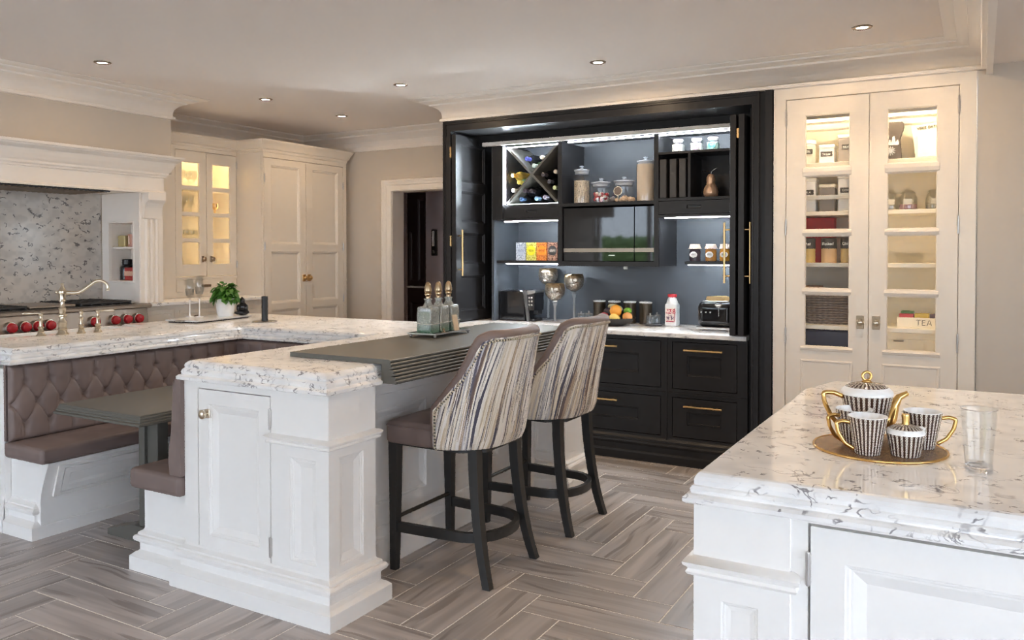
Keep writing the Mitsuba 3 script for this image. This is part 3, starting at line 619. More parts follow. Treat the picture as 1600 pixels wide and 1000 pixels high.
t = thing('glazed_dresser', 'cream wall dresser with two glazed doors lit yellow inside', 'dresser')
XD = -5.407
part(t, 'carcass', join([box(-5.69, XD - .022, 3.98, 4.0, 1.012, 2.24), box(-5.69, XD - .022, 4.765, 4.784, 1.012, 2.24), box(-5.69, XD - .022, 4.0, 4.765, 2.19, 2.24), box(-5.69, -5.67, 4.0, 4.765, 1.17, 2.19), box(-5.67, XD - .022, 4.0, 4.765, 1.012, 1.17)]), 'cream_paint')
part(t, 'face_frame', place(panel(.804, 1.228, .022, [(.205, .163, .802, 1.16), (.205, .045, .80, .142)], [(0, 0)], True), XD, 3.98, 1.012, 90), 'cream_paint')
part(t, 'rebate', join([box(XD - .032, XD - .0225, 4.185, 4.785, 2.125, 2.19), box(XD - .032, XD - .0225, 4.765, 4.785, 1.17, 2.19), box(XD - .032, XD - .0225, 4.46, 4.50, 1.17, 2.19), box(XD - .032, XD - .0225, 4.17, 4.20, 1.17, 2.19)]), 'cream_paint', kind='stuff')
part(t, 'drawer', place(panel(.588, .092, .016), XD - .001, 4.188, 1.060, 90), 'cream_paint')
part(t, 'drawer_handle', box(XD - .001, XD + .018, 4.42, 4.51, 1.09, 1.112, .006), 'bronze')
part(t, 'cornice', moulding([(XD, 3.98), (XD, 4.79)], [(0, 2.20), (.008, 2.205), (.010, 2.222), (.022, 2.228), (.030, 2.25), (.044, 2.268), (.050, 2.28), (.050, 2.295), (0, 2.297), (-.05, 2.297)]), 'cream_paint', 25)
part(t, 'top_board', box(-5.69, XD - .02, 3.98, 4.784, 2.24, 2.296), 'cream_paint')
pz = [(.09, .275), (.297, .482), (.504, .689), (.711, .905)]
for k, (ya, yb) in enumerate(((4.188, 4.477), (4.481, 4.780))):
    w = yb - ya
    d = part(t, 'door', place(panel(w, .99, .02, [(.055, a, w - .06, b) for a, b in pz], [(0, 0), (.003, .003), (.006, .004)], True), XD - .001, ya, 1.178, 90), 'cream_paint', label='glazed cream door with four panes')
    for a, b in pz: part(d, 'pane', place(grid(np.array([[(.055, .01, a), (.055, .01, b)], [(w - .06, .01, a), (w - .06, .01, b)]], float)), XD - .001, ya, 1.178, 90), 'pane')
    latch(d, XD, 4.437 if k == 0 else 4.521, 1.315, 90, .05, .022, 'bronze')
hinge(t, XD, 4.783, 2.10, .05, 90); hinge(t, XD, 4.783, 1.27, .05, 90)
for z in (1.455, 1.665, 1.87): part(t, 'glass_shelf', box(-5.665, -5.45, 4.005, 4.76, z, z + .008), 'cream')
for y in (4.03, 4.752): lamp(t, 'shelf_light', box(-5.452, -5.436, y - .005, y + .005, 1.20, 2.17), CAB_SOFT * .6, AMBER)
lamp(t, 'shelf_light', box(-5.45, -5.438, 4.06, 4.72, 2.178, 2.186), CAB_SOFT * 1.7, AMBER)

t = thing('tall_cupboard', 'tall cream cupboard with two panelled doors beside the doorway', 'cupboard')
part(t, 'carcass', box(-5.68, -5.122, 4.788, 5.80, .0, 2.24), 'cream_paint')
part(t, 'face_frame', place(panel(1.012, 2.24, .02, [(.008, .10, .970, 2.154)], [(0, 0), (.0005, .0195)]), -5.10, 4.788, 0, 90), 'cream_paint')
for ya, yb, hy in ((4.8, 5.276, 5.25), (5.28, 5.754, 5.308)):
    w = yb - ya
    d = part(t, 'door', place(panel(w, 2.045, .018, [(.075, 1.335, w - .07, 1.99), (.075, .84, w - .07, 1.27), (.075, .08, w - .07, .785)], [(0, 0), (.003, .006), (.010, .007), (.020, .015), (.022, .015)]), -5.1005, ya, .103, 90), 'cream_paint', label='panelled cream door with a brass latch')
    latch(d, -5.10, hy, 1.147, 90, .06, .04, 'brass')
    for z in (.95, 1.42, 1.98): hinge(d, -5.10, ya + .002 if ya < 5 else yb, z, .06, 90)
part(t, 'cornice', moulding([(-5.38, 4.788), (-5.10, 4.788), (-5.10, 5.80), (-5.6, 5.80)], [(0, 2.19), (.006, 2.195), (.008, 2.215), (.020, 2.222), (.028, 2.25), (.042, 2.27), (.048, 2.28), (.048, 2.295), (0, 2.297), (-.05, 2.297)]), 'cream_paint', 25)
part(t, 'top_board', box(-5.68, -5.11, 4.80, 5.79, 2.24, 2.296), 'cream_paint')

# ------------------------------------------------------------------ the dark pantry
PX0, PX1, PY, PB_ = -3.437, -1.072, 4.98, 5.68
t = thing('pantry_cupboard', 'large black painted pantry cupboard with open doors, lit shelves and drawers below', 'pantry')
FR = [(.0, .0), (.0, .012), (.006, .016), (.010, .010), (.040, .012), (.046, .020), (.054, .022), (.060, .030), (.078, .030), (.082, .022), (.10, .022)]
part(t, 'frame', join([box(-3.437, -3.375, PY + .012, 5.70, 0, 2.326), box(-1.195, -1.072, PY + .012, 5.70, 0, 2.326), box(-1.236, -1.195, 5.10, 5.70, 0, 2.252), box(-3.375, -1.195, PY + .012, 5.70, 2.252, 2.326)]), 'dark_paint')
fm = []
for a, b, e in ((0, .018, .006), (.018, .05, .0), (.05, .062, .010), (.062, .075, .018)):
    fm += [box(-3.375 - b * .8, -3.375 - a * .8, PY - e, PY + .02, 0, 2.252 + b), box(-1.195 + a * .6, -1.195 + b * .6, PY - e, PY + .02, 0, 2.252 + b), box(-3.375 - b * .8, -1.195 + b * .6, PY - e, PY + .02, 2.252 + a, 2.252 + b)]
fm += [box(-1.115, -1.074, PY - .012, PY + .02, 0, 2.326)]
part(t, 'frame_moulding', join(fm), 'dark_paint', kind='stuff')
part(t, 'back_panel', box(-3.375, -1.236, 5.68, 5.70, .80, 2.2), 'slate_paint')
part(t, 'side_panel', box(-3.22, -3.20, 5.30, 5.68, .848, 2.165), 'slate_paint')
part(t, 'filler', box(-3.205, -3.115, 5.285, 5.68, 1.612, 2.165), 'dark_paint')
part(t, 'bulkhead', box(-3.375, -1.236, 5.30, 5.68, 2.19, 2.252), 'dark_paint')
part(t, 'top_strip', box(-3.28, -1.38, 5.258, 5.30, 2.168, 2.196, .002), 'trim_paint', label='pale strip above the shelves')
part(t, 'base', box(-3.375, -1.236, 5.085, 5.68, .02, .816), 'dark_paint')
cols = [(-3.33, -2.70), (-2.62, -1.795), (-1.713, -1.303)]
part(t, 'face_frame', mv(panel(2.139, .666, .03, [o for a, b in cols for o in ((a - .004 + 3.375, .024, b + .004 + 3.375, .283), (a - .004 + 3.375, .336, b + .004 + 3.375, .641))], [(0, 0), (.0005, .028)]), -3.375, 5.06, .15), 'dark_paint')
for a, b in cols:
    for z0, z1 in ((.178, .429), (.490, .787)):
        w, h = b - a, z1 - z0
        mx = .095 if w < .5 else .15
        d = part(t, 'drawer', mv(panel(w, h, .02, [(mx, .082, w - mx, h - .085)], [(0, 0), (.003, .005), (.008, .006), (.012, .012), (.013, .012)]), a, 5.061, z0), 'dark_paint', label='black panelled drawer with a brass bar handle')
        bar_handle(d, (a + b) / 2, 5.061, z1 - .046, .245)
part(t, 'split_bead', join([box(-1.757, -1.749, 5.053, 5.062, .15, .815), box(-2.664, -2.656, 5.053, 5.062, .15, .815), box(-3.37, -1.24, 5.053, 5.062, .455, .463)]), 'dark_paint', kind='stuff')
part(t, 'plinth', moulding([(-3.375, 5.06), (-1.236, 5.06)], [(.035, 0), (.035, .05), (.028, .062), (.024, .064), (.024, .10), (.030, .105), (.034, .116), (.028, .128), (.018, .13), (.016, .142), (.004, .152), (0, .16)]), 'dark_paint', 30)
# upper shelving
UY = 5.30
C0, C1, C2, C3 = -3.114, -2.642, -1.912, -1.408
sh = lambda n, *a, m='dark_paint', **k: part(t, n, box(*a), m, **k)
sh('divider', C0, C0 + .018, UY, 5.68, 1.60, 2.166); sh('divider', C1 - .016, C1 + .016, UY - .002, 5.68, 1.267, 2.166); sh('divider', C2 - .016, C2 + .016, UY - .002, 5.68, 1.267, 2.166); sh('divider', C3, C3 + .03, UY, 5.68, 1.60, 2.166)
sh('rack_floor', C0, C1, UY, 5.68, 1.700, 1.722); sh('drawer_base', C0, C1, UY, 5.68, 1.602, 1.618)
sh('jar_shelf', C1, C2, UY, 5.68, 1.695, 1.718); sh('box_floor', C1, C2, UY - .002, 5.68, 1.267, 1.300)
sh('top_shelf', C2, C3, UY, 5.68, 2.026, 2.041); sh('tray_floor', C2, C3, UY, 5.68, 1.712, 1.731); sh('drawer_base', C2, C3, UY, 5.68, 1.602, 1.618)
sh('tray_divider', -1.692, -1.674, UY, 5.68, 1.731, 2.026)
sh('bay_back', C2 + .016, C3, 5.55, 5.56, 1.731, 2.026)
for a, b in ((C0 + .018, C1 - .018), (C2 + .018, C3 - .002)):
    w = b - a
    sl = w / 2
    d = part(t, 'drawer', mv(panel(w, .088, .018, [(sl - .05, .035, sl + .05, .06)], [(0, 0), (.004, .004), (.005, .016)]), a, UY - .001, 1.621), 'dark_paint', label='slim black drawer with a slot pull')
    part(d, 'slot', box(a + sl - .045, a + sl + .045, UY + .012, UY + .0155, 1.66, 1.677), 'black')
cx0, cx1, cz0, cz1 = C0 + .018, C1 - .016, 1.722, 2.160
ang = math.degrees(math.atan2(cz1 - cz0, cx1 - cx0)); ln = math.hypot(cz1 - cz0, cx1 - cx0)
for s in (1, -1):
    part(t, 'rack_cross', mv(rot(box(-ln / 2 + .012, ln / 2 - .012, 0, .36, -.008, .008), (0, 1, 0), -s * ang), (cx0 + cx1) / 2, UY + .004, (cz0 + cz1) / 2), 'grey_paint')
sh('tea_shelf', -3.20, C1 - .016, 5.34, 5.68, 1.283, 1.304); sh('jam_shelf', -1.738, -1.30, 5.38, 5.68, 1.283, 1.304)
sh('box_side', C2 + .014, C2 + .018, UY + .01, 5.68, 1.267, 1.60)
def strip(*a, k=1.0): lamp(t, 'light_strip', box(*a), STRIP * k, COOL)
strip(cx0 + .012, cx1 - .004, UY + .004, UY + .014, 2.146, 2.156); strip(cx0 - .008, cx0 + .004, UY - .010, UY, 1.726, 2.150, k=2.6); strip(cx0 + .012, cx1 - .004, UY + .004, UY + .012, 1.7225, 1.7265, k=.4)
strip(C1 + .06, C2 - .02, UY + .004, UY + .016, 2.153, 2.163, k=.55); strip(C2 + .02, C3 - .004, UY + .004, UY + .016, 2.153, 2.163)
strip(C0 + .004, C1 - .018, UY + .004, UY + .016, 1.592, 1.601); strip(C2 + .06, -1.345, UY + .004, UY + .016, 1.592, 1.601)
strip(-3.12, C1 - .02, 5.35, 5.362, 1.275, 1.2825); strip(-1.72, -1.345, 5.40, 5.412, 1.275, 1.2825)
# doors
PZ = [(.045, .36), (.40, .66), (.72, .98), (1.02, 1.30)]
w = .55
dm = panel(w, 1.375, .036, [(.075, 1.035, .405, 1.315), (.075, .735, .405, .965), (.075, .425, .405, .655), (.075, .075, .405, .335)], [(0, 0), (.004, .006), (.010, .008), (.018, .016), (.020, .016)])
d = part(t, 'left_door', place(dm, -3.335, 4.985, .855, 90), 'dark_paint', label='open black door with four panels and a long brass handle')
part(d, 'edge_leaf', box(-3.425, -3.385, 4.975, 5.01, .855, 2.215, .002), 'dark_paint')
bar_handle(d, -3.335, 5.02, 1.363, .34, True, 90, .007)
for z in (2.10, 1.45): part(d, 'hinge', box(-3.384, -3.372, 4.973, 4.985, z - .04, z + .04, .002), 'brass')
for x0, x1, hx, dg in ((-1.333, -1.297, -1.333, -90), (-1.282, -1.246, -1.246, 90)):
    d = part(t, 'right_door', box(x0, x1, 5.0, 5.52, .852, 2.205, .002), 'dark_paint', label='folded black door seen edge on with a brass handle')
    bar_handle(d, hx, 5.02, 1.36, .375, True, dg, .007, .038 if dg < 0 else .032)
part(t, 'door_hinge', box(-1.293, -1.277, 4.998, 5.01, 2.06, 2.12, .002), 'brass')
single('pantry_worktop', 'thin marble worktop inside the dark pantry', 'worktop', box(-3.372, -1.238, 5.035, 5.679, .8175, .847, .004), 'marble')

# ------------------------------------------------------------------ glazed white cupboard on the right
t = thing('glazed_cupboard', 'tall white cupboard with two glazed doors full of jars beside the dark pantry', 'cupboard')
GX0, GX1 = -1.068, -.022
part(t, 'carcass', join([box(GX0, GX0 + .02, 5.002, 5.46, 0, 2.325), box(GX1 - .02, GX1, 5.002, 5.46, 0, 2.325), box(GX0 + .02, GX1 - .02, 5.44, 5.46, .0, 2.2), box(GX0 + .02, GX1 - .02, 5.002, 5.46, 2.26, 2.325), box(GX0 + .02, GX1 - .02, 5.02, 5.44, .0, .10)]), 'cream')
part(t, 'face_frame', mv(panel(1.046, 2.325, .022, [(.070, .10, .967, 2.259)], [(0, 0)], True), GX0, 4.98, 0), 'cream_paint')
part(t, 'post', box(-.568, -.52, 5.01, 5.03, .10, 2.255), 'cream_paint')
gz = [(.714, 1.014), (1.051, 1.354), (1.391, 1.70), (1.752, 2.055)]
for xa, xb, pa, pb, kx in ((-.994, -.547, -.889, -.647, -.587), (-.543, -.105, -.452, -.206, -.504)):
    w = xb - xa
    d = part(t, 'door', mv(panel(w, 2.150, .022, [(pa - xa, a, pb - xa, b) for a, b in gz], [(0, 0), (.003, .004), (.004, .006)], True), xa, 4.979, .103), 'cream_paint', label='white glazed door with four panes, a square latch and a recessed lower panel')
    part(d, 'lower_panel', mv(panel(pb - pa + .045, .53, .006, [(.0, .0, pb - pa + .045, .53)], [(0, 0), (.006, -.004), (.010, -.004), (.022, .004), (.03, .004)]), pa - .022, 4.978, .21), 'cream_paint')
    for a, b in gz:
        part(d, 'pane', mv(grid(np.array([[(pa, .012, a), (pa, .012, b)], [(pb, .012, a), (pb, .012, b)]], float)), 0, 4.979, .103), 'pane')
    for a, b in zip(gz[:-1], gz[1:]):
        part(d, 'glazing_bar', mv(moulding([(pa - .012, 4.979), (pb + .012, 4.979)], [(0, a[1] + .104 ), (.006, a[1] + .108), (.012, (a[1] + b[0]) / 2 + .103), (.006, b[0] + .098), (0, b[0] + .102)])), 'cream_paint', 30)
    part(d, 'sill_bead', moulding([(pa - .02, 4.979), (pb + .02, 4.979)], [(0, .79), (.008, .795), (.012, .806), (.006, .815), (0, .817)]), 'cream_paint', 30)
    latch(d, kx, 4.979, .967, 0, .075, .042, 'nickel')
    for z in (.873, 1.511, 2.152): hinge(d, xa - .001 if kx < -.55 else xb + .001, 4.9785, z, .09)
for z, y0 in ((1.893, 5.10), (1.605, 5.10), (1.300, 5.10), (.935, 5.05)):
    part(t, 'shelf', box(GX0 + .022, -.562, y0, 5.438, z - .024, z, .002), 'cream'); part(t, 'shelf', box(-.562, GX1 - .022, y0, 5.438, z - .024, z, .002), 'cream')
part(t, 'shelf_rail', box(GX0 + .022, -.562, 5.10, 5.112, 1.675, 1.70, .002), 'cream')
part(t, 'partition', box(-.567, -.557, 5.04, 5.438, .1, 2.25), 'cream')
part(t, 'inner_cornice', moulding([(GX0 + .03, 5.2), (GX1 - .03, 5.2)], [(0, 2.09), (.02, 2.10), (.03, 2.12), (.03, 2.13), (.05, 2.14), (.05, 2.16), (.0, 2.16)]), 'cream', 30)
part(t, 'drawer', mv(panel(.42, .40, .02, [(.015, .015, .32, .36)], [(0, 0), (.002, .003), (.004, .003), (.004, 0)]), -.54, 5.22, .50), 'cream'); bar = part(t, 'drawer_handle', rod((-.433, 5.195, .851), (-.380, 5.195, .851), .005), 'steel', 40)
part(t, 'lower_box', box(-.54, -.06, 5.24, 5.43, .3, .91), 'cream')
CW = (1, .82, .58)
part(t, 'rebate', join([box(-.12, -.085, 5.003, 5.011, .10, 2.2), box(-1.015, -.98, 5.003, 5.011, .10, 2.2), box(-.575, -.515, 5.003, 5.009, .10, 2.2)]), 'cream', kind='stuff')
part(t, 'light_pelmet', box(GX0 + .02, GX1 - .02, 5.003, 5.012, 2.20, 2.26), 'cream')
lamp(t, 'shelf_light', box(-.95, -.62, 5.03, 5.042, 2.225, 2.235), CAB_WARM, CW); lamp(t, 'shelf_light', box(-.50, -.14, 5.03, 5.042, 2.225, 2.235), CAB_WARM * 1.3, CW)
for x in (-.548, -.052): lamp(t, 'shelf_light', box(x - .005, x + .005, 5.035, 5.045, .70, 1.86), CAB_WARM * .07, CW)

# ------------------------------------------------------------------ bar stools
def stool(cx, cy, label):
    t = thing('bar_stool', label, 'bar stool', 'upholstered bar stools at the grey breakfast bar')
    P = lambda m: place(m, cx, cy, 0, -90)                      # local: x across, +y to the back
    sm = rounded(.235, .205, .048, .02, 4, .024)
    sv = sm[0].copy(); sv[:, 1] -= .052
    sv[:, 0] *= 1 - .24 * np.clip((sv[:, 1] + .03) / .10, 0, 1) ** .7
    part(t, 'seat', P(mv((sv, sm[1]), 0, 0, .593)), 'velvet', 40)
    se = lambda v, e: np.sign(v) * np.abs(v) ** e
    part(t, 'piping', P(tube(np.array([(-.2365, -.02, .624), (-.2365, -.235, .624), (-.230, -.252, .624), (-.215, -.2585, .624), (.215, -.2585, .624), (.230, -.252, .624), (.2365, -.235, .624), (.2365, -.02, .624)]), .0035, 8)), 'velvet', 60)
    nt, nv = 73, 26
    s = np.linspace(-1, 1, nt)
    def plan(off, z):
        ph = s * np.pi / 2
        ax, D = .238 - off, .262 - off
        x = ax * se(np.sin(ph), .62); y = -.005 + D * np.abs(np.cos(ph)) ** .52
        y = np.where(np.abs(s) > .999, -.005, y)
        w = np.clip((y + .005) / .26, 0, 1)
        k = (z - .545) / .475
        y = y + w * (.045 * k - .02 + .028 * k * k)
        x = x * (1 + .03 * k - .10 * (1 - k) ** 3 * w)
        return x, y
    yy = [-.02, .0, .063, .132, .166, .181, .200, .23, .30]; zz = [.700, .712, .775, .852, .918, .962, 1.003, 1.018, 1.022]
    _, y0 = plan(0, np.full(nt, .80))
    ztop = np.interp(y0, yy, zz)
    zbot = .545 + .012 * (1 - np.abs(s) ** 4)
    outer, inner = np.zeros((nt, nv, 3)), np.zeros((nt, nv, 3)); uv = np.zeros((nt, nv, 2))
    for j in range(nv):
        f = j / (nv - 1)
        z = zbot + f * (ztop - zbot)
        bulge = -.012 * (1 - np.clip(f / .12, 0, 1)) ** 2
        x, y = plan(-bulge, z)
        outer[:, j] = np.stack([x, y, z], -1)
        x, y = plan(.045, z); inner[:, j] = np.stack([x, y, z + .006], -1)
    arc = np.concatenate([[0], np.cumsum(np.linalg.norm(np.diff(outer[:, nv // 2], axis=0), axis=1))])
    sl = 1.0 + .25 * (outer[:, :, 2] - .55)
    uv[:, :, 0] = (arc[:, None] - arc[-1] / 2) * sl + .20 * outer[:, :, 2] + 3 + cy; uv[:, :, 1] = outer[:, :, 2]
    m = grid(outer)
    part(t, 'back_shell', P(m), 'stripe_fabric', True, label='striped cream, tan and navy fabric back', uv=uv.reshape(-1, 2))
    part(t, 'back_lining', P(grid(inner)), 'velvet', True)
    # padded rim: bulges over from the outer to the inner edge, along the top and down both front edges
    def rim_path(S, e):
        return np.vstack([S[0, :-1], S[:, -1], S[-1, -2::-1]])
    o, i = rim_path(outer, 0), rim_path(inner, 0)
    rows = []
    c = (o + i) / 2
    tang = np.gradient(c, axis=0); tang /= np.linalg.norm(tang, axis=1, keepdims=True)
    d = o - i; d /= np.linalg.norm(d, axis=1, keepdims=True)
    up = np.cross(d, tang); up *= np.sign((up * np.array([0, -.35, 1.0])).sum(1, keepdims=True) + 1e-9)
    hw = np.linalg.norm(o - i, axis=1, keepdims=True) / 2
    for q in np.linspace(-.15, np.pi + .15, 12): rows.append(c + d * hw * math.cos(q) + up * hw * .95 * math.sin(q))
    part(t, 'rim_roll', P(grid(np.array(rows))), 'velvet', True)
    L_ = np.concatenate([[0], np.cumsum(np.linalg.norm(np.diff(o, axis=0), axis=1))])
    nails, band_ = [], []
    nb = ball(.0052, 1)
    for q in np.arange(.01, L_[-1], .0135):
        p = np.array([np.interp(q, L_, o[:, k]) for k in range(3)]); dd = np.array([np.interp(q, L_, d[:, k]) for k in range(3)]); uu = np.array([np.interp(q, L_, up[:, k]) for k in range(3)])
        nails.append(mv(nb, *(p + dd * .002 - uu * .011))); band_.append(p + dd * .0005 - uu * .011)
    part(t, 'nailhead_trim', P(join(nails)), 'nickel', True, kind='stuff'); part(t, 'trim_band', P(tube(np.array(band_), .0042, 6)), 'stool_wood', True)
    part(t, 'base_board', P(prism([(-.20, -.22), (.20, -.22), (.20, .10), (.13, .19), (-.13, .19), (-.20, .10)], .535, .56)), 'stool_wood')
    def leg(p0, p1, p2, a0, a1):
        pts = []
        for q in np.linspace(0, 1, 9):
            pts.append((1 - q) ** 2 * np.array(p0) + 2 * q * (1 - q) * np.array(p1) + q * q * np.array(p2))
        pts = np.array(pts); r = np.linspace(a0, a1, 9)
        v = []
        for p, h in zip(pts, r): v += [[p[0] - h, p[1] - h, p[2]], [p[0] + h, p[1] - h, p[2]], [p[0] + h, p[1] + h, p[2]], [p[0] - h, p[1] + h, p[2]]]
        q = [[i * 4 + j, i * 4 + (j + 1) % 4, (i + 1) * 4 + (j + 1) % 4, (i + 1) * 4 + j] for i in range(8) for j in range(4)]
        part(t, 'leg', P(M(v, tri(q + [[0, 3, 2, 1], [32, 33, 34, 35]]))), 'stool_wood')
    for k in (-1, 1):
        leg((k * .205, -.225, .555), (k * .207, -.222, .28), (k * .212, -.225, 0), .022, .015)
        leg((k * .165, .155, .555), (k * .172, .165, .22), (k * .198, .238, 0), .022, .0165)
    # footrail: a U round the back, and a metal bar at the front
    pth = [(-.209, -.215), (-.20, -.08), (-.188, .06)] + [(-.188 * math.cos(q), .06 + .165 * math.sin(q) ** .85) for q in np.linspace(.12, np.pi - .12, 26)] + [(.188, .06), (.20, -.08), (.209, -.215)]
    part(t, 'footrail', P(join([moulding(pth, [(-.011, .165), (.011, .165), (.011, .205), (-.011, .205), (-.011, .165)])])), 'stool_wood', 30)
    part(t, 'foot_bar', P(rod((-.205, -.222, .222), (.205, -.222, .222), .009, 12)), col(.05, .045, .04, .3, .6), 40)
stool(-1.955, 2.992, 'bar stool with striped back and mauve seat, the one nearer the white end cabinet')
stool(-1.935, 3.712, 'bar stool with striped back and mauve seat, the one nearer the dark pantry drawers')

# ------------------------------------------------------------------ tea set on the right island
ZT = .925
single('bead_mat', 'round brown beaded mat with gold edge under the tea set', 'place mat', mv(lathe([(0, .004), (.132, .004), (.137, .0035), (.138, .0015), (.136, 0), (0, 0)], 72), -.192, 1.971, ZT), 'bead_weave')
t0 = uniq('bead_mat__gold_rim'); scene[t0] = mikit.ply(mv(tube([(.1365 * math.cos(a), .1365 * math.sin(a), .003) for a in np.linspace(0, 2 * np.pi, 72, endpoint=False)], .0025, 8, True), -.192, 1.971, ZT), 'gold', True)
ZM = ZT + .0042
YAW = math.degrees(math.atan2(RGT[1], RGT[0]))
def handle_poly(pts, r, n=10):
    """pts in the x,z plane, smoothed"""
    p = np.array([(a, 0, b) for a, b in pts], float)
    from scipy.interpolate import interp1d
    tt = np.arange(len(p)); f = interp1d(tt, p, axis=0, kind='linear')(np.linspace(0, len(p) - 1, 40))
    for _ in range(2): f[1:-1] = (f[:-2] + f[1:-1] * 2 + f[2:]) / 4
    return tube(f, r, n)
def cup(x, y, deg, label):
    t = thing('tea_cup', label, 'cup', 'patterned tea cups on the beaded mat')
    out = [(.0245, .0), (.0255, .002), (.0395, .078), (.040, .080)]
    m, uv = lathe_uv(out, 48, 26, 13)
    part(t, 'body', mv(m, x, y, ZM), 'ring_china', True, uv=uv)
    part(t, 'lining', mv(lathe([(.040, .080), (.0395, .0815), (.0378, .080), (.0235, .006), (0, .005)], 48), x, y, ZM), 'china', 60)
    part(t, 'foot', mv(lathe([(0, .0), (.0245, 0)], 40), x, y, ZM), 'china')
    part(t, 'handle', place(handle_poly([(.0375, .067), (.052, .070), (.066, .066), (.062, .045), (.048, .022), (.029, .010)], .0042), x, y, ZM, deg), 'gold', True)
cup(-.243, 1.968, YAW + 180 + 12, 'patterned brown and white tea cup behind the front cup, left of the teapot body')
cup(-.207, 1.893, YAW + 180 - 4, 'patterned brown and white tea cup at the front of the mat, gold handle leftward')
cup(-.108, 2.012, YAW - 18, 'patterned brown and white tea cup behind the sugar bowl, gold handle to the right')
t = thing('sugar_bowl', 'low patterned sugar bowl with gold finial on the lid, front right of the mat', 'sugar bowl')
m, uv = lathe_uv([(.028, 0), (.0295, .002), (.0375, .045), (.038, .047)], 48, 24, 8)
part(t, 'body', mv(m, -.135, 1.916, ZM), 'ring_china', True, uv=uv)
part(t, 'rim', mv(lathe([(.038, .047), (.0385, .050), (.036, .056), (.033, .058)], 48), -.135, 1.916, ZM), 'china', 60)
m, uv = lathe_uv([(.033, .057), (.024, .063), (.010, .066), (0, .0665)], 40, 24, 5)
part(t, 'lid', mv(m, -.135, 1.916, ZM), 'ring_china', True, uv=uv)
part(t, 'finial', mv(lathe([(0, .064), (.008, .065), (.007, .072), (.0085, .084), (.0075, .088), (0, .089)], 20), -.135, 1.916, ZM), 'gold', 40)
part(t, 'spout', place(mv(ball(.008, 2, (1.6, .8, .7)), .036, 0, .054), -.135, 1.916, ZM, YAW + 14), 'china', True)
t = thing('teapot', 'tall patterned teapot with gold handle, spout and lid ring at the back of the mat', 'teapot')
tx, ty = -.226, 2.045
m, uv = lathe_uv([(.033, 0), (.036, .003), (.0555, .098), (.0565, .103)], 64, 30, 16)
part(t, 'body', mv(m, tx, ty, ZM), 'ring_china', True, uv=uv)
part(t, 'shoulder', mv(lathe([(.0565, .103), (.0575, .107), (.055, .114), (.046, .121)], 64), tx, ty, ZM), 'china', 60)
lid = [(.046, .121), (.036, .127), (.018, .131), (0, .132)]
m, uv = lathe_uv(lid, 48, 28, 5)
part(t, 'lid', mv(m, tx, ty, ZM), 'ring_china', True, uv=uv)
part(t, 'lid_ring', join([mv(lathe([(0, .130), (.012, .131), (.008, .136), (0, .137)], 20), tx, ty, ZM), place(mv(tube([(.010 * math.cos(a), 0, .010 * math.sin(a)) for a in np.linspace(0, 2 * np.pi, 24, endpoint=False)], .0032, 8, True), 0, 0, .145), tx, ty, ZM, YAW)]), 'gold', True)
part(t, 'handle', place(handle_poly([(.055, .098), (.078, .108), (.101, .108), (.098, .085), (.082, .052), (.066, .034), (.056, .040), (.046, .036)], .0052), tx, ty, ZM, YAW + 180), 'gold', True)
pp = np.array([(.040, 0, .030), (.056, 0, .050), (.066, 0, .078), (.078, 0, .095), (.098, 0, .104)])
part(t, 'spout', place(tube(pp, [.020, .017, .012, .008, .0055], 14), tx, ty, ZM, YAW + 4), 'gold', True)
t = thing('tumbler', 'tall clear drinking glass standing right of the tea mat', 'glass')
part(t, 'wall', mv(lathe([(.0245, .012), (.0325, .1235)], 48), 0.0, 1.872, ZT + .0003), 'jar_glass', 40)
part(t, 'rim', mv(tube([(.0325 * math.cos(a), .0325 * math.sin(a), .1235) for a in np.linspace(0, 2 * np.pi, 48, endpoint=False)], .0009, 8, True), 0.0, 1.872, ZT + .0003), 'solid_glass', True)
part(t, 'base', mv(lathe([(0, 0), (.0225, 0), (.0243, .002), (.0246, .0115), (.022, .0100), (0, .0085)], 48), 0.0, 1.872, ZT + .0003), 'solid_glass', 40)

# ------------------------------------------------------------------ decanters on the grey bar
BZ = .9465
t = thing('decanter_tray', 'small silver tray on ball feet carrying three decanters on the grey bar', 'tray')
TA = math.degrees(math.atan2(.36, -.02)) - 90
TX, TY = -2.372, 3.40
part(t, 'plate', place(join([box(-.082, .082, -.175, .175, .014, .018, .0015), box(-.082, -.079, -.175, .175, .018, .023), box(.079, .082, -.175, .175, .018, .023), box(-.082, .082, -.175, -.172, .018, .023), box(-.082, .082, .172, .175, .018, .023)]), TX, TY, BZ, TA), 'steel')
for i in (-1, 1):
    for j in (-1, 1): part(t, 'foot', place(mv(ball(.0072, 2), i * .070, j * .162, .0072), TX, TY, BZ, TA), 'steel', True)
def decanter(dy, label):
    t = thing('decanter', label, 'decanter', 'square glass decanters on the silver tray')
    P = lambda m: place(mv(m, -.005, dy, .0182), TX, TY, BZ, TA)
    bm = rounded(.043, .040, .066, .008, 3); v = bm[0].copy(); v[:, :2] *= (1 - .08 * np.clip((v[:, 2:3] - .04) / .026, 0, 1)); 
    part(t, 'body', P(mv((v, bm[1]), 0, 0, .066)), 'decanter_glass', 50)
    part(t, 'neck', P(lathe([(.030, .128), (.022, .140), (.0165, .150), (.0165, .163), (.021, .165), (.021, .170), (.014, .172)], 28)), 'decanter_glass', 40)
    part(t, 'stopper', P(lathe([(.012, .170), (.013, .178), (.010, .183), (.017, .190), (.017, .195), (.0135, .198), (.0185, .204), (.019, .210), (.016, .232), (.012, .245), (.005, .252), (0, .253)], 28)), 'antique_gold', 40)
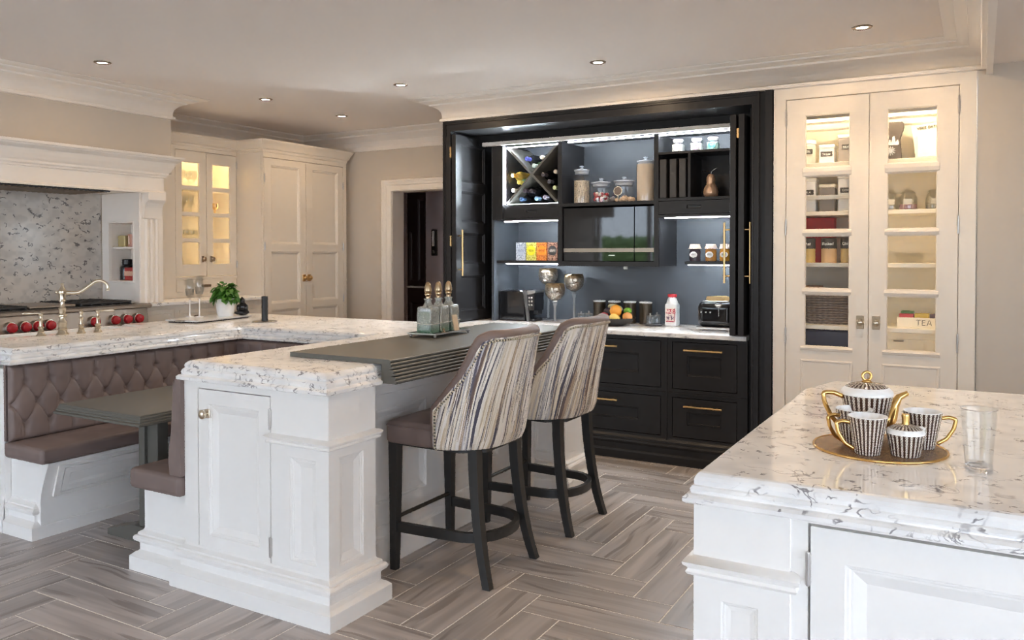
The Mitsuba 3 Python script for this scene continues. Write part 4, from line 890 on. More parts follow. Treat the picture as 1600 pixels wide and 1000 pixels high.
def f_dec(p, n, uv):
    a, b, c = voronoi((p.x + p.y) * 210, p.z * 210)
    g = smoothstep(BZ + .085, BZ + .018, p.z)
    base = mix((0.40, 0.42, 0.39), (0.07, 0.20, 0.12), g)
    return mix(base * 0.16, base, smoothstep(0.05, 0.40, b - a)) + mi.Color3f(0.28) * dr.select(c > 0.72, 1.0, 0.0) * smoothstep(0.25, 0.5, b - a)
mat('decanter_glass', pbr(proc(f_dec), 0.10, spec=0.8))
mat('antique_gold', pbr((0.55, 0.42, 0.27), 0.22, metal=1.0))
decanter(-.105, 'green tinged square glass decanter with gold stopper, nearest on the silver tray')
decanter(-.008, 'square textured glass decanter with gold stopper in the middle of the silver tray')
decanter(.090, 'square textured glass decanter with gold stopper, farthest on the silver tray')
t = thing('twine', 'thin pale twine tied round the decanters with a little gold toggle', 'twine')
part(t, 'loop', place(tube([(-.051, -.150, .068), (.041, -.150, .064), (.041, .132, .070), (-.051, .132, .068)], .0012, 6, True), TX, TY, BZ, TA), 'cream')
part(t, 'drop', place(rod((.041, -.06, .115), (.041, -.06, .030), .0012, 6), TX, TY, BZ, TA), 'cream')
part(t, 'toggle', place(mv(lathe([(0, 0), (.014, .001), (.010, .006), (.004, .010), (.004, .016), (.009, .020), (0, .022)], 16), .058, -.062, .018), TX, TY, BZ, TA), 'antique_gold', 40)
t = thing('wooden_scoop', 'small pale wooden scoop leaning on the far decanter', 'scoop')
scene[t] = mikit.ply(place(rot(mv(rounded(.018, .005, .042, .0045, 3), 0, 0, .042), (1, 0, 0), -12), TX + .064, TY + .055, BZ + .018, TA + 80), col(.56, .43, .29, .6), 50)

# ------------------------------------------------------------------ taps on the sink side of the island
ZA = .9005
def turned(t, name, x, y, h, s=1.0):
    part(t, name, mv(lathe([(0, 0), (.024 * s, 0), (.025 * s, .004), (.019 * s, .010), (.015 * s, .022), (.019 * s, .026), (.012 * s, .034), (.014 * s, .042), (.018 * s, .046), (.010 * s, .054), (.009 * s, h * .62), (.013 * s, h * .66), (.008 * s, h * .72), (.008 * s, h * .84), (.012 * s, h * .90), (.011 * s, h * .95), (.004 * s, h), (0, h)], 24), x, y, ZA), 'nickel', 40)
t = thing('kitchen_tap', 'tall polished nickel swan-neck kitchen tap on the island worktop', 'tap')
kx, ky = -4.507, 2.735
part(t, 'column', mv(lathe([(0, 0), (.033, 0), (.034, .005), (.026, .012), (.022, .026), (.027, .032), (.019, .042), (.022, .055), (.024, .070), (.016, .082), (.015, .100), (.024, .106), (.024, .112), (.016, .120), (.018, .140), (.020, .150), (.013, .160), (.0125, .185), (.019, .191), (.019, .196), (.016, .202), (.017, .222), (.019, .232), (.025, .236), (.025, .246), (.018, .252), (.012, .266), (.007, .276), (.008, .284), (.004, .292), (0, .293)], 28), kx, ky, ZA), 'nickel', 40)
q = np.array([(0, .236), (.05, .236), (.085, .240), (.12, .262), (.155, .290), (.18, .303), (.205, .300), (.225, .284), (.232, .262), (.233, .245)])
from scipy.interpolate import CubicSpline
cs = CubicSpline(np.arange(len(q)), q)(np.linspace(0, len(q) - 1, 44))
sd = np.array([RGT[0], RGT[1]]) * .93 + np.array([-.35, .1]); sd /= np.linalg.norm(sd)
part(t, 'spout', tube(np.column_stack([kx + cs[:, 0] * sd[0], ky + cs[:, 0] * sd[1], ZA + cs[:, 1]]), np.concatenate([np.linspace(.011, .008, 40), [.010, .012, .012, .011]]), 14), 'nickel', True)
part(t, 'finial', mv(rot(lathe([(0, 0), (.009, .002), (.006, .012), (.010, .02), (.006, .034), (0, .036)], 16), (0, 1, 0), -90), kx - .012, ky - .01, ZA + .240), 'nickel', 40)
for x, y, lx, lbl in ((-4.543, 2.633, -1, 'short nickel tap valve with lever pointing left, left of the swan-neck tap'), (-4.455, 2.914, 1, 'short nickel tap valve with lever pointing right, rightmost of the tap fittings')):
    t = thing('tap_valve', lbl, 'tap')
    turned(t, 'column', x, y, .135)
    v = np.array([sd[0], sd[1]]) * lx
    part(t, 'lever', join([tube(np.array([(x, y, ZA + .124), (x + v[0] * .03, y + v[1] * .03, ZA + .126), (x + v[0] * .075, y + v[1] * .075, ZA + .127), (x + v[0] * .09, y + v[1] * .09, ZA + .127)]), [.005, .0045, .009, .004], 12)]), 'nickel', True)
t = thing('hand_spray', 'short nickel spray fitting just right of the swan-neck tap', 'tap')
turned(t, 'column', -4.486, 2.832, .133)

# ------------------------------------------------------------------ tray group on the island corner
TD = math.degrees(math.atan2(.54, -.09)) - 90
tcx, tcy = -4.62, 3.85
t = thing('serving_tray', 'flat mirrored tray holding flutes, plant and black figurine on the island corner', 'tray')
part(t, 'plate', place(box(-.135, .135, -.275, .275, .008, .020, .003), tcx, tcy, ZA, TD), col(.60, .59, .58, .12))
part(t, 'base', place(box(-.12, .12, -.26, .26, 0, .008), tcx, tcy, ZA, TD), 'black')
for j in (-1, 1): part(t, 'handle', place(mv(rounded(.03, .016, .006, .005, 3), 0, j * .285, .014), tcx, tcy, ZA, TD), 'steel', 40)
ZR = ZA + .0205
mat('flute_glass', {'type': 'thindielectric', 'int_ior': 1.6, 'specular_transmittance': rgb((.72, .73, .72))})
def flute(x, y, s, label):
    t = thing('champagne_flute', label, 'glass')
    part(t, 'bowl', mv(lathe([(.005, .118 * s), (.020, .150 * s), (.029, .190 * s), (.0295, .212 * s), (.024, .248 * s), (.019, .272 * s)], 28), x, y, ZR), 'flute_glass', True)
    fl = [rod((x + .0285 * math.cos(a), y + .0285 * math.sin(a), ZR + .195 * s), (x + .022 * math.cos(a), y + .022 * math.sin(a), ZR + .15 * s), .0016, 5) for a in np.linspace(0, 6.28, 15)[:-1]]
    part(t, 'cut_lines', join(fl), 'steel', kind='stuff')
    part(t, 'stem', mv(lathe([(0, 0), (.027, .0), (.027, .003), (.006, .006), (.0045, .012), (.0042, .105 * s), (.006, .118 * s), (0, .119 * s)], 20), x, y, ZR), 'china', 40)
flute(-4.765, 3.800, .98, 'champagne flute, the shorter left one on the mirrored tray')
flute(-4.690, 3.820, 1.06, 'champagne flute, the taller right one on the mirrored tray')
px_, py_ = -4.60, 3.965
t = thing('potted_plant', 'bushy green herb in a white pot on the mirrored tray', 'plant')
part(t, 'pot', mv(lathe([(0, 0), (.052, 0), (.054, .003), (.069, .118), (.069, .122), (.064, .122), (.060, .10), (0, .10)], 40), px_, py_, ZR), 'white', 40)
part(t, 'soil', mv(lathe([(0, .104), (.0615, .103)], 24), px_, py_, ZR), col(.05, .035, .025, .9))
def leaf_mesh(l, w, curl):
    P = np.zeros((6, 5, 3))
    for i, a in enumerate(np.linspace(0, 1, 6)):
        wd = w * math.sin(math.pi * min(a * .92 + .06, 1)) ** .7
        for j, b in enumerate(np.linspace(-1, 1, 5)): P[i, j] = (b * wd, a * l, -curl * a * a * l + .25 * wd * b * b)
    return grid(P)
LEAVES = [mikit.ply(leaf_mesh(l, w, c), 'leaf', True) for l, w, c in ((.031, .0145, .5), (.036, .017, .7), (.027, .013, .3), (.039, .018, 1.0))]
fol = rng
stems = []
for k in range(230):
    az = fol.uniform(0, 2 * math.pi); el = math.asin(fol.uniform(-.05, 1)); r = fol.uniform(.60, 1.0)
    x, y, z = .098 * r * math.cos(el) * math.cos(az), .098 * r * math.cos(el) * math.sin(az), .12 + .112 * r * math.sin(el) + fol.uniform(0, .012)
    kk = uniq(t + '__leaf')
    scene[kk] = {**LEAVES[k % 4], 'to_world': T().translate([px_ + x * .82, py_ + y * .82, ZR + z]).rotate([0, 0, 1], math.degrees(az) - 90 + fol.uniform(-35, 35)).rotate([1, 0, 0], math.degrees(el) * .55 - 12 + fol.uniform(-20, 20)).rotate([0, 1, 0], fol.uniform(-30, 30))}
    if k % 3 == 0: stems.append(tube(np.array([(px_ + x * .1, py_ + y * .1, ZR + .10), (px_ + x * .45, py_ + y * .45, ZR + .10 + (z - .10) * .6), (px_ + x * .82, py_ + y * .82, ZR + z)]), .0013, 5))
part(t, 'stems', join(stems), 'leaf', kind='stuff')
t = thing('figurine', 'small black seated figurine beside the white plant pot', 'figurine')
fx, fy = -4.535, 4.062
body = join([mv(ball(.040, 3, (1.15, .85, .55)), 0, 0, .022), mv(ball(.031, 3, (1, .8, 1.15)), 0, .002, .058), mv(ball(.019, 3, (1, 1, 1.15)), -.004, 0, .102), mv(ball(.008, 2), -.004, 0, .124), mv(ball(.014, 2, (1, .9, 1.9)), -.030, -.006, .052), mv(ball(.014, 2, (1, .9, 1.9)), .030, -.006, .052), mv(ball(.016, 2, (1.8, .9, .7)), -.026, -.020, .018), mv(ball(.016, 2, (1.8, .9, .7)), .026, -.020, .018)])
scene[t] = mikit.ply(place(body, fx, fy, ZR, 20), 'black_gloss', True)
t = thing('pop_up_socket', 'black cylindrical post rising from a chrome ring in the island worktop', 'socket')
sx_, sy_ = -4.150, 3.905
part(t, 'post', mv(lathe([(0, .006), (.021, .006), (.021, .168), (.018, .173), (0, .174)], 28), sx_, sy_, ZA), 'black', 40)
part(t, 'ring', mv(lathe([(.034, 0), (.078, 0), (.082, .004), (.074, .010), (.042, .010), (.034, .004)], 40), sx_, sy_, ZA), 'steel', 40)
part(t, 'cap_disc', mv(lathe([(0, .006), (.036, .006)], 28), sx_, sy_, ZA), 'steel')

# ------------------------------------------------------------------ cooker niche
t = thing('tea_tin', 'pale gold patterned tin on the niche shelf beside the cooker', 'tin')
scene[t] = mikit.ply(box(-5.415, -5.335, 3.70, 3.77, 1.4085, 1.49, .006), col(.52, .44, .22, .3, .4))
t = thing('candle_tumbler', 'pink glass candle on the niche shelf beside the gold tin', 'candle')
part(t, 'glass', mv(lathe([(0, 0), (.042, 0), (.044, .004), (.046, .09), (.043, .09), (.041, .07), (0, .07)], 28), -5.268, 3.735, 1.4085), col(.55, .27, .20, .25), 40)
part(t, 'label_strip', box(-5.276, -5.260, 3.686, 3.689, 1.425, 1.485), col(.75, .55, .45, .5))
t = thing('black_canister', 'black lidded canister, left in the lower cooker niche', 'canister')
part(t, 'body', mv(lathe([(0, 0), (.046, 0), (.048, .006), (.048, .092), (.036, .108), (.030, .112)], 28), -5.372, 3.745, 1.1685), 'black_gloss', 40)
part(t, 'lid', mv(lathe([(.031, .112), (.034, .114), (.034, .146), (.030, .150), (0, .150)], 28), -5.372, 3.745, 1.1685), 'black_gloss', 40)
single('black_bottle', 'black bottle behind the red box in the cooker niche', 'bottle', mv(lathe([(0, 0), (.034, 0), (.036, .006), (.036, .10), (.034, .15), (0, .152)], 24), -5.290, 3.775, 1.1685), 'black_gloss', 40)
t = thing('salt_box', 'red box with a pale band at the front of the lower cooker niche', 'box')
part(t, 'carton', box(-5.312, -5.205, 3.68, 3.735, 1.1685, 1.26, .003), col(.36, .03, .025, .4))
part(t, 'band', box(-5.313, -5.204, 3.679, 3.736, 1.20, 1.234), col(.70, .42, .30, .5))
single('white_shaker', 'white shaker behind the red box in the cooker niche', 'shaker', mv(lathe([(0, 0), (.016, 0), (.017, .10), (.012, .118), (.004, .126), (0, .127)], 20), -5.232, 3.765, 1.1685), 'china', 40)
# glasses in the dresser
def goblet(x, y, z, h, r, m, lbl, g):
    t = thing('wine_glass', lbl, 'glass', g)
    scene[t] = mikit.ply(mv(lathe([(.026, 0), (.024, .003), (.004, .008), (.0035, h * .45), (r * .75, h * .55), (r, h * .75), (r * .85, h)], 18), x, y, z), m, True)
for y, w_ in ((4.35, 'left'), (4.405, 'middle'), (4.46, 'right')): goblet(-5.53, y, 1.879, .15, .026, 'flute_glass', 'clear stemmed glass on the top shelf of the lit dresser, %s of three' % w_, 'glasses on the top dresser shelf')
for y, w_ in ((4.355, 'left'), (4.425, 'right')): goblet(-5.53, y, 1.674, .155, .032, 'flute_glass', 'clear stemmed glass on the second shelf of the lit dresser, %s of two' % w_, 'glasses on the second dresser shelf')
goblet(-5.50, 4.64, 1.674, .10, .028, 'brass', 'amber cocktail glass on the second shelf of the lit dresser', None)
for y, w_ in ((4.33, 'leftmost'), (4.375, 'second from left'), (4.42, 'second from right'), (4.465, 'rightmost')): goblet(-5.52, y, 1.464, .085, .024, 'flute_glass', 'short clear glass on the third shelf of the lit dresser, ' + w_, 'short glasses on the third dresser shelf')
goblet(-5.53, 4.66, 1.171, .15, .034, 'flute_glass', 'clear stemmed glass on the lowest level of the lit dresser', None)

# ------------------------------------------------------------------ wine rack
def bottle(x, z, foil, glass, lbl, y=5.325, ln=.30):
    t = thing('wine_bottle', lbl, 'bottle')
    b = rot(lathe([(0, 0), (.036, .002), (.0375, .008), (.0375, .19), (.030, .215), (.0145, .240)], 24), (1, 0, 0), 90)
    part(t, 'body', mv(b, x, y + ln, z), glass, 40)
    n = rot(lathe([(.0148, .215 + .02), (.0148, ln - .022), (.0165, ln - .02), (.0165, ln - .006), (.0145, ln - .001), (.009, ln), (.006, ln - .004), (0, ln - .004)], 24), (1, 0, 0), 90)
    part(t, 'foil', mv(n, x, y + ln, z), foil, 40)
dk, gr, gd = 'black_gloss', col(.02, .035, .015, .1), col(.45, .26, .04, .12)
for x, z, fo, gl, lb in (
    (-2.933, 2.062, col(.10, .12, .50, .3), dk, 'wine bottle with a bright blue capsule in the top of the crossed rack'),
    (-2.808, 2.066, col(.78, .72, .58, .4), dk, 'wine bottle with a cream capsule in the top of the crossed rack'),
    (-2.873, 2.008, col(.62, .74, .72, .3), gr, 'wine bottle with a pale silver green capsule, lowest in the top of the crossed rack'),
    (-3.050, 1.944, col(.72, .38, .06, .3), gd, 'amber wine bottle with a gold capsule in the left of the crossed rack'),
    (-3.000, 1.890, col(.68, .58, .12, .4), gr, 'wine bottle with a yellow capsule under the amber one in the crossed rack'),
    (-3.048, 1.832, col(.75, .74, .72, .3), dk, 'wine bottle with a white capsule at the left of the crossed rack'),
    (-2.950, 1.826, col(.05, .04, .05, .25), dk, 'wine bottle with a dark capsule in the bottom of the crossed rack, upper left'),
    (-2.895, 1.822, col(.04, .035, .04, .2), dk, 'wine bottle with a black capsule in the bottom of the crossed rack, upper middle'),
    (-2.980, 1.764, col(.05, .09, .17, .25), dk, 'wine bottle with a navy capsule in the bottom left corner of the crossed rack'),
    (-2.851, 1.764, col(.22, .38, .55, .25), dk, 'wine bottle with a pale blue capsule at the bottom of the crossed rack'),
    (-2.782, 1.772, col(.30, .28, .34, .25), dk, 'wine bottle with a grey capsule at the bottom right of the crossed rack'),
    (-2.795, 1.938, col(.09, .08, .09, .2), dk, 'wine bottle with a charcoal capsule in the right of the crossed rack, upper'),
    (-2.745, 1.885, col(.10, .10, .12, .2), dk, 'wine bottle with a dark grey capsule in the right of the crossed rack, lower'),
    (-2.693, 1.955, col(.72, .66, .55, .4), dk, 'wine bottle with an ivory capsule at the right edge of the crossed rack'),
    (-2.700, 1.838, col(.60, .68, .40, .4), gr, 'wine bottle with a lime capsule at the right edge of the crossed rack')):
    bottle(x, z, fo, gl, lb)

# ------------------------------------------------------------------ storage jars on the middle shelf
LID = col(.42, .46, .52, .25)
def jar(x, y, z, r, h, lbl, fill, fillh, lid_r=None, smooth=True):
    t = thing('storage_jar', lbl, 'jar')
    lid_r = lid_r or r * .95
    part(t, 'glass', mv(lathe([(0, 0), (r - .003, 0), (r, .004), (r, h - .008), (r * .93, h)], 32), x, y, z + .0005), 'jar_glass', 40)
    part(t, 'lid', mv(lathe([(r * .80, h - .012), (r * .82, h), (r * .80, h + .004), (lid_r * .92, h + .010), (lid_r, h + .014), (lid_r * .96, h + .020), (lid_r * .40, h + .027), (.010, h + .030), (.008, h + .036), (.016, h + .041), (.017, h + .046), (.010, h + .050), (0, h + .050)], 32), x, y, z), LID, 40)
    if fill:
        m, uv = lathe_uv([(0.001, .004), (r - .005, .004), (r - .005, fillh), (0.001, fillh + .003)], 28, 2 * math.pi * r * 6, (fillh + 2 * r) * 6)
        part(t, 'contents', mv(m, x, y, z), fill, False, uv=uv)
    return t
zs = 1.7185
jar(-2.515, 5.40, zs, .060, .225, 'tall glass jar of speckled beans, leftmost on the middle pantry shelf', 'grain', .165)
t = jar(-2.362, 5.40, zs, .074, .128, 'squat glass jar of red and white sweets on the middle pantry shelf', None, 0, .074)
sw = [mikit.ply(ball(.013, 1, (1, .8, .9)), c, True) for c in (col(.55, .04, .04, .2), col(.80, .74, .70, .2), col(.62, .22, .20, .2), col(.45, .03, .05, .2))]
for k in range(60):
    a, r_ = rng.uniform(0, 6.28), .056 * math.sqrt(rng.random()); z_ = .016 + rng.random() * .052
    kk = uniq(t + '__sweet'); scene[kk] = {**sw[k % 4], 'to_world': T().translate([-2.362 + r_ * math.cos(a), 5.40 + r_ * math.sin(a), zs + z_])}
t = jar(-2.186, 5.40, zs, .076, .130, 'squat glass jar with a round brown medallion, third on the middle pantry shelf', None, 0, .077)
part(t, 'medallion', mv(rot(lathe([(0, .003), (.026, .003), (.030, .002), (.031, 0), (0, 0)], 28), (1, 0, 0), 90), -2.200, 5.322, zs + .075), col(.16, .12, .10, .5)); part(t, 'medallion_rim', mv(rot(tube([(.030 * math.cos(a), .030 * math.sin(a), .002) for a in np.linspace(0, 6.283, 30, endpoint=False)], .0025, 6, True), (1, 0, 0), 90), -2.200, 5.321, zs + .075), 'cream', True)
part(t, 'medallion_stem', rod((-2.200, 5.323, zs + .012), (-2.200, 5.323, zs + .045), .002), 'cream')
jar(-2.025, 5.40, zs, .066, .262, 'tall glass jar filled with pale flour, rightmost on the middle pantry shelf', col(.62, .50, .38, .8), .258)
for k, (x, y, r) in enumerate(((-2.272, 5.35, .017), (-2.243, 5.335, .021), (-2.212, 5.33, .014), (-2.182, 5.335, .016), (-2.158, 5.345, .024), (-2.118, 5.34, .018), (-2.098, 5.345, .016))):
    w = ball(r, 3); n_ = meshkit.fbm(w[0] * 180 + k * 9, 3); w = (w[0] * (1 + .22 * (n_[:, None] - .5)), w[1])
    tt = single('walnut', 'pale brown walnut lying in front of the squat jars, ' + ('', '', 'leftmost of five', 'second from left', 'the largest, middle of five', 'second from right', 'rightmost of five')[k], 'walnut', mv(w, x, y, zs + r * .93), col(.52, .38, .26, .6) if k > 1 else col(.12, .11, .11, .5), True, 'walnuts on the middle pantry shelf')
    if k < 2: labels[tt]['label'] = ['small dark pebble just right of the red sweet jar', 'larger dark pebble between the two squat jars'][k]; labels[tt]['category'] = 'pebble'; labels[tt].pop('group')
# three small jars on the top right shelf
for x, c, f, lb in ((-1.785, col(.86, .86, .86, .5), col(.74, .74, .66, .5), 'small square glass jar with a round white label, left on the top right pantry shelf'),
                    (-1.657, col(.60, .36, .70, .5), col(.86, .82, .82, .5), 'small square glass jar with a round lilac label on the top right pantry shelf'),
                    (-1.545, col(.16, .46, .46, .5), col(.45, .62, .52, .5), 'small square glass jar with a round teal label on the top right pantry shelf')):
    t = thing('spice_jar', lb, 'jar'); z = 2.0415
    part(t, 'contents', mv(rounded(.035, .030, .026, .006, 3), x, 5.38, z + .029), f, 40)
    part(t, 'glass', mv(rounded(.038, .033, .034, .008, 3), x, 5.38, z + .0345), 'jar_glass', 40)
    part(t, 'lid', mv(lathe([(.026, .066), (.030, .068), (.036, .078), (.036, .084), (.033, .088), (0, .089)], 28), x, 5.38, z), 'white', 40)
    part(t, 'label_disc', mv(rot(lathe([(0, .002), (.0255, .002), (.026, 0), (0, 0)], 28), (1, 0, 0), 90), x, 5.346, z + .034), c)
    part(t, 'label_lines', join([box(x - .012, x + .012, 5.342, 5.344, z + .034 + d, z + .037 + d) for d in (-.006, .002, .009)]), 'white' if c != col(.86, .86, .86, .5) else col(.5, .5, .5, .5), kind='stuff')
for x, lb in ((-1.868, 'upright black tray, leftmost of the three beside the brass pear'), (-1.798, 'upright black tray, middle of the three beside the brass pear'), (-1.732, 'upright black tray, rightmost of the three beside the brass pear')):
    t = thing('serving_board', lb, 'tray', 'upright trays in the right pantry bay')
    scene[t] = mikit.ply(box(x - .026, x + .022, 5.312, 5.53, 1.7315, 1.995, .004), col(.035, .031, .029, .4))
t = thing('brass_pear', 'shiny copper coloured pear ornament with a curled stem in the black pantry bay', 'ornament')
part(t, 'body', mv(lathe([(0, 0), (.030, .001), (.047, .016), (.050, .038), (.044, .064), (.030, .088), (.027, .100), (.030, .118), (.026, .140), (.017, .155), (0, .160)], 36), -1.572, 5.42, 1.7315), col(.84, .56, .38, .22, .6), True)
part(t, 'stem', tube(np.array([(-1.572, 5.42, 1.886), (-1.568, 5.42, 1.905), (-1.552, 5.42, 1.918), (-1.532, 5.42, 1.928)]), .003, 8), 'steel', True)
part(t, 'leaf', mv(rot(leaf_mesh(.055, .008, -.1), (0, 0, 1), 90), -1.570, 5.42, 1.905), 'brass', True)
# microwave
t = thing('microwave', 'built-in black glass microwave with a pale metal strip in the middle of the pantry', 'microwave')
part(t, 'body', box(-2.622, -1.93, 5.335, 5.67, 1.3005, 1.684), 'black')
part(t, 'door', box(-2.622, -2.078, 5.318, 5.334, 1.302, 1.683, .002), 'black_glass'); part(t, 'control_panel', box(-2.075, -1.93, 5.318, 5.334, 1.302, 1.683, .002), 'black_glass')
part(t, 'metal_strip', box(-2.620, -2.079, 5.3165, 5.3185, 1.366, 1.394), 'brushed_steel'); part(t, 'metal_strip', box(-2.074, -1.932, 5.3165, 5.3185, 1.366, 1.394), 'brushed_steel')
part(t, 'badge', box(-2.268, -2.222, 5.316, 5.3185, 1.340, 1.348), 'steel')
single('wall_fitting', 'small white fitting under the microwave housing', 'fitting', mv(rounded(.014, .01, .013, .005, 3), -2.255, 5.60, 1.2535), 'white', 40)
# tea cartons
for k, (x, c, lb) in enumerate(((-3.012, 0, 'silver blue patterned tea carton, leftmost on the pantry tea shelf'), (-2.923, 1, 'yellow patterned tea carton on the pantry tea shelf'), (-2.834, 2, 'orange patterned tea carton on the pantry tea shelf'), (-2.744, 3, 'dark red and pink patterned tea carton, rightmost on the pantry tea shelf'))):
    w, h, z = .084, .135, 1.3045
    v, f = box(x - w / 2, x + w / 2, 5.38, 5.46, z, z + h)
    uv = np.column_stack([(v[:, 0] - x) / w * .98 + .5 + 10 * c, (v[:, 2] - z) / h])
    single('tea_carton', lb, 'box', (v, f), 'tea_print', uv=uv, group='tea cartons on the pantry shelf')
# jam jars
for x, c, lb in ((-1.688, col(.03, .02, .025, .2), 'jam jar with dark contents and pale cloth top, leftmost on the jam shelf'), (-1.578, col(.42, .20, .05, .2), 'jam jar with amber contents and pale cloth top, middle of the jam shelf'), (-1.480, col(.60, .30, .04, .2), 'jam jar with orange contents behind the black door, rightmost on the jam shelf')):
    t = thing('jam_jar', lb, 'jar'); z = 1.3045
    part(t, 'body', mv(lathe([(0, 0), (.034, 0), (.037, .004), (.037, .07), (.030, .084), (.030, .09)], 28), x, 5.45, z), c, 40)
    w = np.linspace(0, 2 * np.pi, 49)[:-1]
    sk = np.array([[( (r0 + (.004 * math.cos(12 * a) if i > 1 else 0)) * math.cos(a), (r0 + (.004 * math.cos(12 * a) if i > 1 else 0)) * math.sin(a), h) for a in np.append(w, w[0])] for i, (r0, h) in enumerate(((.001, .117), (.033, .116), (.035, .098), (.042, .084)))])
    part(t, 'cloth_top', mv(grid(sk), x, 5.45, z), col(.62, .52, .45, .7), True)
    part(t, 'label', mv(rot((lathe([(0, .002), (.026, .002), (.026, 0)], 28)[0] * np.array([1, .78, 1]), lathe([(0, .002), (.026, .002), (.026, 0)], 28)[1]), (1, 0, 0), 90), x, 5.413, z + .044), 'white')
    part(t, 'label_text', join([box(x - .016, x + .016, 5.409, 5.411, z + d, z + d + .003) for d in (.038, .045, .051)]), col(.3, .3, .3, .5), kind='stuff')

# ------------------------------------------------------------------ on the pantry worktop
ZP = .8475
t = thing('coffee_machine', 'black bean-to-cup coffee machine at the left end of the pantry worktop', 'coffee machine')
part(t, 'body', box(-3.19, -2.965, 5.36, 5.52, ZP, 1.078, .008), 'black_gloss')
part(t, 'front_frame', extrude_xz([(-2.985, 1.080), (-2.958, 1.080), (-2.948, 1.05), (-2.925, ZP), (-2.945, ZP), (-2.972, 1.04)], 5.352, 5.372), col(.10, .10, .10, .35))
part(t, 'top_lid', extrude_xz([(-2.962, 1.079), (-2.88, 1.079), (-2.885, 1.062), (-2.955, 1.045)], 5.37, 5.51), 'steel')
part(t, 'control_panel', extrude_xz([(-2.962, 1.045), (-2.885, 1.058), (-2.885, .93), (-2.94, .93)], 5.36, 5.51), 'black_gloss')
for i in range(2):
    for j in range(3): part(t, 'button', box(-2.935 + i * .022, -2.922 + i * .022, 5.3575, 5.3605, .965 + j * .026, .980 + j * .026, .001), 'steel')
part(t, 'spout', box(-2.93, -2.89, 5.42, 5.50, .895, .93, .004), 'black'); part(t, 'drip_tray', box(-2.928, -2.89, 5.37, 5.50, ZP, .868, .003), 'black')
def hurricane(x, y, h, r, lbl):
    t = thing('mercury_goblet', lbl, 'goblet'); hb = .125
    m, uv = lathe_uv([(.022, h - hb), (r * .62, h - hb + .012), (r * .92, h - hb * .66), (r, h - hb * .40), (r * .93, h - hb * .12), (r * .86, h)], 40, 1.0, 1.0)
    part(t, 'bowl', mv(m, x, y, ZP), 'mercury_glass', True, uv=uv)
    part(t, 'stem', mv(lathe([(.0, .0065), (.011, .02), (.0085, .03), (.0095, h - hb - .05), (.017, h - hb - .03), (.014, h - hb - .022), (.022, h - hb - .008), (.0, h - hb - .002)], 24), x, y, ZP), col(.30, .32, .34, .08), 40)
    part(t, 'foot', mv(lathe([(0, .006), (.018, .006), (.050, .001), (.052, 0), (0, 0)], 32), x, y, ZP), col(.40, .42, .44, .1), 40)
hurricane(-2.733, 5.40, .288, .076, 'mercury glass goblet candle holder, shortest and frontmost of three on long stems')
hurricane(-2.882, 5.58, .395, .076, 'mercury glass goblet candle holder, tallest of three on long stems')
hurricane(-2.634, 5.52, .355, .077, 'mercury glass goblet candle holder, right one of three on long stems')
def cruet(x, y, s, lbl):
    t = thing('glass_cruet', lbl, 'cruet')
    m = lathe([(0, 0), (.024 * s, 0), (.025 * s, .003), (.025 * s, .058 * s), (.020 * s, .060 * s)], 20)
    part(t, 'body', mv(m, x, y, ZP + (.012 if x > -2.2 else 0)), 'jar_glass', 20); part(t, 'flutes', join([rod((x + .0235 * s * math.cos(a), y + .0235 * s * math.sin(a), ZP + .015), (x + .0235 * s * math.cos(a), y + .0235 * s * math.sin(a), ZP + .012 + .055 * s), .0014, 5) for a in np.linspace(0, 6.28, 17)[:-1]]), col(.45, .48, .50, .2), kind='stuff')
    part(t, 'lid', mv(lathe([(.025 * s, .058 * s), (.026 * s, .062 * s), (.006, .066 * s), (.005, .074 * s), (.007, .080 * s), (0, .082 * s)], 20), x, y, ZP + (.012 if x > -2.2 else 0)), 'steel', 40)
cruet(-2.566, 5.50, 1.0, 'small ribbed glass cruet with silver lid, left one beside the goblets'); cruet(-2.503, 5.50, 1.05, 'small ribbed glass cruet with silver lid, between the other cruet and the mugs')
cruet(-2.016, 5.47, .95, 'small ribbed glass cruet on the grey dish, left one'); cruet(-1.984, 5.52, 1.0, 'small ribbed glass cruet on the grey dish, right one')
single('cruet_dish', 'small dark grey dish under two glass cruets left of the milk bottle', 'dish', mv(lathe([(0, .010), (.060, .010), (.072, .012), (.074, .009), (.055, 0), (0, 0)], 36), -2.0, 5.495, ZP), col(.10, .10, .105, .4), 40)
for k, x in enumerate((-2.456, -2.336, -2.215, -2.093)):
    t = thing('bronze_canister', ['dark bronze canister with white rim, leftmost behind the fruit bowl', 'dark bronze canister with white rim, second from left behind the fruit bowl', 'dark bronze canister with white rim, third from left behind the fruit bowl', 'dark bronze canister with white rim, rightmost, behind the small cruets'][k], 'canister', 'bronze canisters on the pantry worktop')
    part(t, 'body', mv(lathe([(0, 0), (.043, 0), (.044, .003), (.0455, .150)], 32), x, 5.585, ZP), col(.085, .065, .045, .25, .6), 40)
    part(t, 'rim', mv(lathe([(.0455, .150), (.047, .152), (.047, .160), (.044, .161), (.042, .152), (0, .150)], 32), x, 5.585, ZP), 'white', 40)
t = thing('fruit_bowl', 'dark wide bowl heaped with fruit on the pantry worktop', 'bowl')
fbx, fby = -2.235, 5.37
scene[t] = mikit.ply(mv(lathe([(0, 0), (.055, 0), (.06, .004), (.115, .030), (.136, .052), (.140, .056), (.134, .056), (.110, .036), (.055, .010), (0, .010)], 48), fbx, fby, ZP), col(.035, .03, .028, .5), 40)
